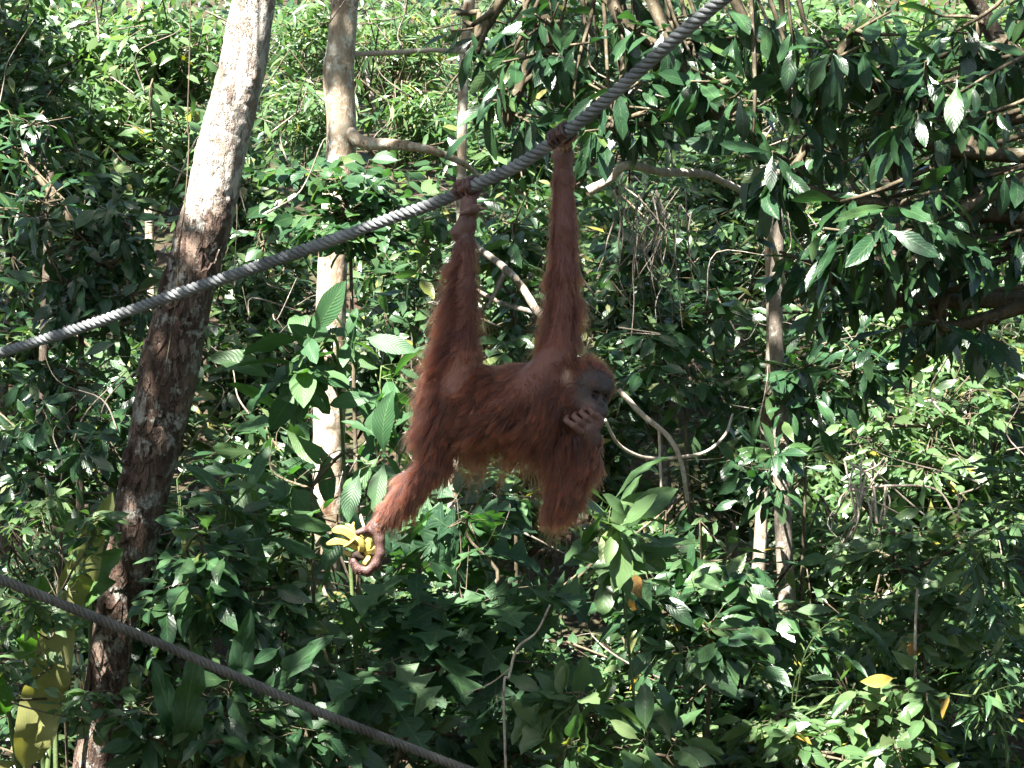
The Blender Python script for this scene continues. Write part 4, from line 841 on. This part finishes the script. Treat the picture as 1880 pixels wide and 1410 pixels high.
def fern(name, label, fronds, d, leaflets, size, matk, base):
    root = empty(name, (base[0], base[1], float(ground_z(*base)))); L = np.array(root.location); items = []; r = np.random.default_rng(9); Mx = []
    b = np.array([base[0], base[1], float(ground_z(*base)) - .05])
    for P in fronds:
        C = spline([W(x, y, d) for x, y in P], 20); items.append((np.vstack([spline([b, (b + C[0]) / 2 + .05, C[0]], 8)[:-1], C]) - L, .004, .0015))
        Mx.append(shoot_leaves(C, leaflets, size, r, .1, 'alt', .25, 1.2, .08))
    tubes('rachis', items, M['greenstem'], 5, root); leaf_objects('narrow', matk, np.concatenate(Mx), root, 'leaflet'); tag(root, label, 'fern')
fern('feathery_frond_plant', 'dark feathery fronds tucked behind the leaning trunk below the upper rope', [[(330, 905), (365, 880), (400, 890), (425, 930)], [(335, 930), (370, 925), (400, 945), (415, 985)], [(325, 880), (350, 850), (390, 845), (420, 860)]], 9.9, 18, .12, 'lobed', (-1.45, 10.0))
fern('feathery_frond_plant', 'green feathery fronds among the yellow-spotted shrubs', [[(1455, 1330), (1478, 1200), (1530, 1140), (1585, 1150), (1625, 1195)], [(1450, 1340), (1462, 1240), (1505, 1190), (1560, 1210), (1590, 1255)]], 9.6, 18, .12, 'mid', (1.2, 9.7))

# ------------------------------------------------------------------ trees and bushes of the hillside, leaves too small to pick apart
def far_tree(label, masses, size, matk='far', seed=0, base=None, trunk_r=.05, kind='ellip', barkk='bark_grey', per=9, cat='tree', name='hillside_tree'):
    """masses: (px, py, half w, half h, distance, half depth m, leaves)"""
    r = np.random.default_rng(seed); cs = [W(m[0], m[1], m[4]) for m in masses]; c = np.mean(cs, 0)
    if base is None: base = (c[0] + .3 * r.normal(), c[1] + .4)
    b = np.array([base[0], base[1], float(ground_z(*base)) - .1]); root = empty(name, b + np.array([0, 0, .1])); L = np.array(root.location)
    top = c + np.array([0, .2, .1]); main = spline([b, (b + top) / 2 + .1 * r.normal(size=3), top], 16); items = []; Mx = []
    for (px, py, rx, ry, d, rd, n), cc in zip(masses, cs):
        k = d / F; ext = np.array([rx * k, rd, ry * k]); ns = max(1, n // per)
        lim = spline([main[10], (main[10] + cc) / 2 + .1 * r.normal(size=3), cc], 8); items.append((lim - L, trunk_r * .5, trunk_r * .2))
        for _ in range(ns):
            q = r.normal(size=3); q = q / np.linalg.norm(q) * r.uniform(.1, 1) ** .5; tip = cc + q * ext
            s = tip - nrm(tip - lim[r.integers(3, 8)] + .3 * r.normal(size=3)) * size * r.uniform(2, 4); br = spline([s, (s + tip) / 2 + .02 * r.normal(size=3), tip], 6)
            if r.random() < .35: items.append((np.vstack([lim[r.integers(3, 8)][None], br]) - L, .008, .003))
            Mx.append(shoot_leaves(br, per, size, r, .3, 'alt' if r.random() < .6 else 'spiral', .1, .9, .4))
    V, Q, U = tube(main - L, np.linspace(trunk_r, trunk_r * .5, 16), 9, .08, 8, seed); obj('trunk', mesh_mixed('trunk', V, Q, M[barkk]), root)
    tubes('branches', items, M['twig'], 4, root); Mx = thin(np.concatenate(Mx), r)
    if c[1] < 13.8:
        vis = in_frame(Mx[:, :3, 3], 0); o = np.argsort(Mx[:, 1, 3] - 100 * vis); leaf_objects(kind, matk, Mx[o[:90]], root); Mx = Mx[o[90:]]
    merged_leaves('crown', kind, matk, Mx, root, seed); tag(root, label, cat); return root
far_tree('fine-leaved bright green tree behind the top of the leaning trunk', [(120, 80, 150, 100, 17, 1.0, 1500), (300, 100, 130, 110, 16.5, 1.0, 1500), (200, 220, 170, 90, 16, .9, 1500), (330, 270, 90, 80, 15.5, .7, 700)], .15, 'fresh', 61)
far_tree('fine-leaved tree at the corner above the shaded drooping tree', [(40, 180, 110, 130, 14.5, .8, 1000), (30, 40, 90, 80, 15, .8, 700), (150, 330, 130, 70, 14.5, .8, 900)], .14, 'far', 62)
far_tree('sun-bleached tree in the clearing beyond the pale trunk', [(560, 60, 110, 90, 20, 1.0, 900), (740, 80, 130, 110, 21, 1.2, 1200), (560, 200, 90, 80, 19, 1.0, 800), (790, 210, 100, 70, 20, 1.0, 900)], .19, 'fresh', 63, kind='narrow')
far_tree('hillside tree behind the dark boughs over the raised hand', [(1000, 60, 150, 120, 18, 1.2, 1200), (1180, 160, 150, 130, 17.5, 1.2, 1200), (950, 260, 130, 100, 17, 1.0, 1000)], .17, 'far', 64)
far_tree('sunlit hillside tree glimpsed through the overhanging dark tree', [(1440, 90, 170, 120, 17, 1.2, 1300), (1650, 130, 150, 130, 17, 1.2, 1300), (1820, 110, 110, 150, 16.5, 1.0, 1100), (1820, 320, 100, 120, 16, 1.0, 900)], .16, 'fresh', 65)
far_tree('hillside tree with vine-draped crown beyond the bare bent branch', [(1330, 330, 150, 110, 15.5, .9, 1200), (1200, 420, 130, 120, 15, .9, 1100), (1460, 430, 140, 120, 15, .9, 1100)], .14, 'far', 66)
far_tree('sunlit bush on the slope beyond the sunny small-leaved bush', [(1640, 600, 140, 120, 15, .9, 1300), (1810, 560, 110, 130, 15, .9, 1100), (1720, 730, 140, 90, 14.5, .8, 1000)], .13, 'fresh', 67, cat='bush', name='hillside_bush')
far_tree('shadowy bush beyond the twin trunk', [(1450, 700, 140, 130, 14.5, .8, 1200), (1350, 860, 130, 100, 14, .8, 1100), (1540, 880, 120, 110, 14, .8, 1000)], .14, 'far', 68, cat='bush', name='hillside_bush')
far_tree('bush on the slope seen under the belly of the orangutan', [(930, 880, 140, 110, 14.5, .8, 1200), (1080, 800, 110, 130, 14.5, .8, 1100), (780, 950, 120, 100, 14, .8, 1000)], .14, 'far', 69, cat='bush', name='hillside_bush')
far_tree('bush on the slope seen between the raised leg and the pale trunk', [(760, 480, 130, 110, 15.5, .9, 1200), (720, 640, 120, 110, 15, .9, 1100), (900, 540, 130, 120, 15.5, .9, 1100), (1010, 420, 100, 110, 16, .9, 900)], .14, 'far', 70, cat='bush', name='hillside_bush')
far_tree('bush on the slope between the leaning trunk and the pale trunk', [(480, 520, 120, 110, 14.5, .8, 1100), (470, 680, 120, 110, 14, .8, 1100), (430, 360, 100, 100, 15, .8, 900), (500, 820, 120, 100, 13.5, .7, 1000)], .13, 'far', 71, cat='bush', name='hillside_bush')
far_tree('shady bush beyond the shaded dark-leaved shrub', [(110, 640, 160, 100, 14, .8, 1400), (90, 830, 150, 100, 13.5, .8, 1300), (260, 720, 110, 130, 13.5, .8, 1200), (120, 480, 160, 100, 14.5, .8, 1300)], .13, 'far', 72, cat='bush', name='hillside_bush')
far_tree('low bush filling the bank beyond the oval-leaved shrub', [(300, 980, 150, 90, 11.5, .6, 1200), (100, 1080, 140, 90, 11.5, .6, 1100), (480, 1010, 130, 90, 11.6, .6, 1000), (250, 1160, 170, 90, 11, .5, 1100)], .12, 'far', 73, cat='bush', name='bank_bush')
far_tree('low bush on the bank beyond the lobed shrub', [(700, 1120, 150, 90, 11.2, .6, 1100), (900, 1180, 150, 90, 11, .6, 1100), (620, 1280, 150, 90, 10.6, .5, 1000), (880, 1330, 160, 80, 10.6, .5, 1000)], .12, 'far', 74, cat='bush', name='bank_bush')
far_tree('low bush on the bank beyond the shrub with yellow leaves', [(1180, 1000, 140, 90, 11.6, .6, 1000), (1300, 1100, 140, 90, 11.4, .6, 1000), (1180, 1260, 140, 90, 10.8, .5, 1000), (1370, 1290, 140, 90, 10.8, .5, 1000)], .12, 'far', 75, cat='bush', name='bank_bush')
far_tree('low sunlit bush on the bank behind the fine bamboo', [(1560, 1020, 140, 90, 11.8, .6, 1000), (1720, 1060, 140, 100, 11.6, .6, 1100), (1820, 1200, 120, 120, 11, .6, 1100), (1580, 1220, 140, 90, 11, .5, 1000)], .12, 'fresh', 76, cat='bush', name='bank_bush')
far_tree('low bush at the near edge under the sunlit thicket', [(1500, 1390, 160, 60, 10.2, .5, 900), (1740, 1390, 140, 60, 10.2, .5, 900), (1300, 1400, 140, 50, 10.2, .5, 800)], .12, 'far', 77, cat='bush', name='bank_bush')
far_tree('low bush at the near edge under the strap-leaved plant', [(120, 1330, 150, 80, 10.2, .5, 900), (330, 1390, 140, 60, 10, .5, 800), (520, 1400, 120, 50, 10, .5, 700)], .12, 'far', 78, cat='bush', name='bank_bush')

far_tree('bush on the slope just past the raised arm and the hanging roots', [(1170, 560, 120, 90, 13.6, .6, 1300), (1260, 470, 120, 90, 13.8, .6, 1000), (1120, 690, 100, 90, 13.2, .5, 800)], .13, 'far', 81, cat='bush', name='hillside_bush')
far_tree('bright bush on the slope past the tangle of dead twigs', [(1800, 900, 120, 90, 13, .6, 1200), (1640, 880, 120, 80, 13, .6, 1000), (1500, 980, 110, 80, 12.6, .5, 800)], .12, 'fresh', 82, cat='bush', name='hillside_bush')
# tall forest on the hillside behind everything: one mass
def forest_mass():
    r = np.random.default_rng(99); n = 60000; y = r.uniform(17, 40, n) ** 1.0; x = r.uniform(-1, 1, n) * (y * .34 + 3); gz = ground_z(x, y)
    z = gz + r.random(n) ** 1.5 * (1.2 + 2.4 * (vnoise(np.stack([x, y, 0 * x], 1), .45) * .5 + .5)); p = np.stack([x, y, z], 1)
    clump = vnoise(p, .9) + .6 * vnoise(p + 5, 2.2); p = p[clump > -.15]; n = len(p)
    ax = nrm(r.normal(size=(n, 3)) + np.array([0, -.6, -.4])); nn = UPV + .45 * r.normal(size=(n, 3))
    o = merged_leaves('forest_understorey', 'ellip', 'far', leaf_mats(p, ax, nn, r.uniform(.12, .26, n)), None, 5); tag(o, 'sunlit mass of small leaves covering the hillside behind', 'undergrowth', kind='stuff')
forest_mass()
# forest added out of view, behind and beside the camera, to cut sky light
def forest_behind():
    r = np.random.default_rng(321); n = 26000; a = r.uniform(-2.75, 2.75, n); rad = r.uniform(9.5, 15, n)
    x, y = np.sin(a) * rad, 3 - np.cos(a) * rad; z = r.uniform(0, 1, n) ** 1.1 * (11 + 3 * np.sin(a * 5)); p = np.stack([x, y, z], 1); p = p[~in_frame(p, 200) | (p[:, 1] < 0)]
    p = p[vnoise(p, .45) + .5 * vnoise(p + 3, 1.1) > -.25]; n = len(p)
    o = merged_leaves('added_forest_screen', 'ellip', 'dark', leaf_mats(p, nrm(r.normal(size=(n, 3)) + np.array([0, 0, -.5])), UPV + .5 * r.normal(size=(n, 3)), r.uniform(.35, .6, n)), None, 6)
    tag(o, 'unseen forest foliage added round the viewing place to dim the sky', 'forest', kind='stuff')
forest_behind()
def added_leaf_canopy():  # unseen leaf layer added to dim skylight, with holes for the sun
    r = np.random.default_rng(555); n = 46000; x = r.uniform(-16, 14, n); y = r.uniform(-9, 27, n); z = r.uniform(11.5, 15, n); p = np.stack([x, y, z], 1)
    keep = ~in_frame(p, 120) | (p[:, 1] < 1)
    keep &= vnoise(p * np.array([1, 1, .3]), .8) + .7 * vnoise(p * np.array([1, 1, .3]) + 9, 2.1) > -.85
    for g, rad in GAPS:
        w = p - np.array(g); t = w @ SUN; keep &= ~((np.linalg.norm(w - t[:, None] * SUN, axis=1) < rad * 1.15 + .1) & (t > 0))
    ape = O(900, 720); w = p - ape; v = nrm(np.array([-.45, -.05, .85])); t = w @ v; keep &= ~(np.linalg.norm(w - t[:, None] * v, axis=1) < 1.7)      # leaves left out so soft skylight reaches the orangutan
    p = p[keep]; n = len(p)
    o = merged_leaves('added_leaf_canopy', 'ellip', 'dark', leaf_mats(p, nrm(r.normal(size=(n, 3)) + np.array([0, 0, -.3])), np.array([0, 0, 1.]) + .45 * r.normal(size=(n, 3)), r.uniform(.3, .55, n)), None, 7)
    tag(o, 'unseen leaf canopy added overhead to screen sun and sky', 'canopy', kind='stuff')
CANOPY = .45
# ------------------------------------------------------------------ crowns added overhead (out of the frame), clumps placed to shade chosen spots
def shade_tree(name, label, trunk, trunk_r, clumps, size, matk, seed, existing=None, per=9, gaps=()):
    """clumps: (point of the scene to shade, height of the clump, radius, leaves): each clump is put where it screens that point from the sun"""
    r = np.random.default_rng(seed)
    if existing is None:
        root = empty(name, np.array(trunk[0]) + np.array([0, 0, .1])); L = np.array(root.location); C = spline(trunk, 40)
        V, Q, U = tube(C - L, np.linspace(trunk_r, trunk_r * .5, 40), 16, .08, 6, seed); obj('trunk', mesh_mixed('trunk', V, Q, M['bark_grey'], U), root); tag(root, label, 'tree')
    else: root, C = existing; L = np.array(root.location)
    items, Mx = [], []
    for (pt, zc, rad, n) in clumps:
        n = int(n * (CANOPY if pt[1] > 7.6 else 1))
        pt = np.array(pt, float); c = pt + SUN * (zc - pt[2]) / SUN[2]
        up = C[C[:, 2] > min(zc - 3.5, C[-1, 2] - .6)]; s = up[np.argmin(np.linalg.norm(up - c, axis=1))]
        lim = spline([s, (s * .55 + c * .45) + np.array([0, 0, .5]), c], 14); items.append((lim - L, trunk_r * .35, .012))
        for _ in range(max(1, n // per)):
            q = r.normal(size=3); q = q / np.linalg.norm(q) * r.uniform(.05, 1) ** .5; tip = c + q * np.array([rad, rad, rad * .45]); st = tip - nrm(tip - c + .4 * r.normal(size=3)) * size * 2.2
            br = spline([st, (st + tip) / 2 + .03 * r.normal(size=3), tip], 6); Mx.append(shoot_leaves(br, per, size, r, .3, 'alt', .05, 1.0, .35))
            if r.random() < .5: items.append((np.vstack([lim[r.integers(8, 14)][None], br]) - L, .012, .004))
    Mx = np.concatenate(Mx); p = Mx[:, :3, 3]; keep = ~in_frame(p, 90)
    for g, rad in gaps:
        g = np.array(g, float); w = p - g; t = w @ SUN; keep &= ~((np.linalg.norm(w - t[:, None] * SUN, axis=1) < rad) & (t > 0))
    tubes('branches', items, M['bark_grey'], 6, root); merged_leaves('crown', 'ellip', matk, Mx[keep], root, seed)
S = lambda px, py, d: W(px, py, d)
GAPS = [(S(455, 60, 9.3), .42), (S(430, 170, 9.3), .36), (S(395, 260, 9.3), .25), (S(610, 490, 12), .3), (S(600, 960, 12), .3), (S(600, 880, 12), .25),  # spots kept sunlit: overhead leaves on their sun line are left out
        (S(1680, 1060, 10), .7), (S(1640, 980, 10), .5), (S(1720, 1290, 9.4), .55), (S(1130, 960, 8.7), .22), (S(1190, 1340, 8.7), .3), (S(1660, 390, 8.4), .14), (S(1420, 220, 8.7), .10), (S(1470, 360, 8.7), .10),
        (S(700, 80, 20), 2.0), (S(580, 180, 19), 1.4), (S(820, 200, 20), 1.2), (S(250, 130, 16.5), 1.2), (S(330, 230, 16), .8), (S(1760, 950, 10.4), .35), (S(1720, 760, 12.4), .5), (S(1660, 620, 15), .7),
        (S(620, 350, 10.7), .3), (S(780, 340, 10.7), .22), (S(70, 1250, 8.9), .25), (S(140, 1080, 9.0), .12), (S(380, 1080, 8.8), .2), (S(760, 640, 12.2), .3), (S(840, 690, 7.1), .03), (S(1190, 780, 9.9), .3), (S(1560, 60, 17), 1.0), (S(1150, 130, 8.9), .12)]
rg = np.random.default_rng(31)
GAPS += [(S(rg.uniform(0, 1880), rg.uniform(0, 1410), rg.uniform(8.6, 10.8)), rg.uniform(.08, .24)) for _ in range(70)]
GAPS += [(S(rg.uniform(1480, 1880), rg.uniform(650, 1400), rg.uniform(9.5, 12.5)), rg.uniform(.12, .38)) for _ in range(60)]
GAPS += [(S(rg.uniform(0, 900), rg.uniform(0, 330), rg.uniform(14, 20)), rg.uniform(.3, .8)) for _ in range(26)]
GAPS += [(S(640, 990, 7.15), .10), (S(620, 985, 7.15), .08), (S(1100, 700, 7.1), .05), (S(675, 700, 7.2), .36), (S(690, 590, 7.2), .36), (S(660, 800, 7.2), .34), (S(660, 930, 7.2), .25), (S(300, 1185, 7.9), .12), (S(650, 1330, 8.3), .12), (S(60, 1085, 7.8), .12), (S(1600, 950, 10.4), .7), (S(1780, 1080, 9.8), .8), (S(1640, 1240, 9.6), .6), (S(1330, 1060, 9.8), .3), (S(60, 1330, 8.9), .45), (S(140, 1090, 9), .35)]
shade_tree('added_shade_tree', 'unseen tall tree added beside the viewing place to shade the orangutan', [(-4.6, 5.2, -.1), (-4.5, 5.1, 3), (-4.2, 4.9, 6.5), (-3.4, 4.2, 9), (-2.8, 3.4, 11.5)], .2,  # unseen tree added; clumps hang on the sun line to the orangutan
           [(S(860, 740, 7.1), 12.0, .6, 360), (S(980, 740, 7.1), 12.2, .6, 400), (S(1070, 760, 7.1), 12.4, .55, 360), (S(1040, 560, 7.1), 12.2, .45, 260), (S(1040, 380, 7.1), 12.4, .4, 180), (S(850, 880, 7.2), 12.0, .5, 260), (S(1040, 900, 7.1), 12.2, .5, 300), (S(855, 560, 7.1), 12.6, .35, 160),
            (S(700, 1100, 9.0), 7.8, 1.0, 480), (S(900, 1150, 9.0), 8.0, 1.0, 480), (S(450, 1250, 8.8), 7.6, .9, 380), (S(250, 1000, 9.3), 8.2, .9, 420), (S(100, 800, 10.6), 8.4, 1.1, 480), (S(300, 760, 9.4), 7.6, .6, 260), (S(100, 560, 11), 9.0, 1.1, 480), (S(150, 420, 11.3), 9.4, 1.0, 420), (S(500, 880, 10), 8.2, .8, 320)], .24, 'dark', 201, gaps=GAPS)
shade_tree('added_high_shade_tree', 'unseen high-crowned tree added past the upper rope to shade the dark boughs', [(3.6, 6.2, -.1), (3.6, 6.3, 3.5), (3.3, 6.2, 7), (2.8, 6.2, 9.5)], .2,  # unseen tree added to darken the boughs and shrubs on the right
           [(S(1250, 100, 9), 8.2, .9, 420), (S(1500, 120, 8.7), 8.4, .9, 420), (S(1700, 150, 8.6), 8.2, 1.0, 480), (S(1600, 350, 8.5), 8.0, .9, 420), (S(1780, 420, 8.6), 7.8, .8, 380), (S(1450, 550, 10), 8.8, 1.0, 420), (S(1500, 750, 11), 9.2, 1.0, 420), (S(1300, 650, 11.5), 9.6, .9, 320),
            (S(1430, 950, 10.5), 8.4, .8, 280), (S(1400, 1250, 9.5), 8.0, .7, 260), (S(1100, 1150, 9.2), 7.6, .7, 280), (S(1800, 1200, 9.2), 8.4, .6, 200), (S(1050, 130, 9.2), 8.6, .8, 320)], .24, 'dark', 202, gaps=GAPS)
shade_tree('', '', None, .12, [(S(900, 560, 13), 9.5, 1.2, 380), (S(700, 700, 13.5), 9.6, 1.0, 300), (S(1000, 880, 13), 9.2, 1.1, 340), (S(480, 620, 13.5), 10, 1.0, 300), (S(1250, 900, 13), 9.6, .9, 260), (S(260, 500, 13.5), 10.2, 1.0, 300)], .22, 'dark', 203, existing=(lean, leanC), gaps=GAPS)  # unseen crown clumps added to the leaning tree to shade the slope behind
shade_tree('', '', None, .1, [(S(1000, 60, 17), 11, 1.4, 340), (S(1350, 330, 15.5), 11, 1.3, 320), (S(60, 200, 14.5), 10.5, 1.2, 300), (S(160, 330, 14.5), 10.5, 1.0, 260), (S(950, 280, 17), 10.8, 1.2, 300)], .22, 'dark', 204, existing=(pale, paleC), gaps=GAPS)  # the pale tree gets added out-of-frame clumps to shade far foliage
added_leaf_canopy()
print('LEAF OBJECTS', N_LEAF[0], 'objects', len(bpy.data.objects))
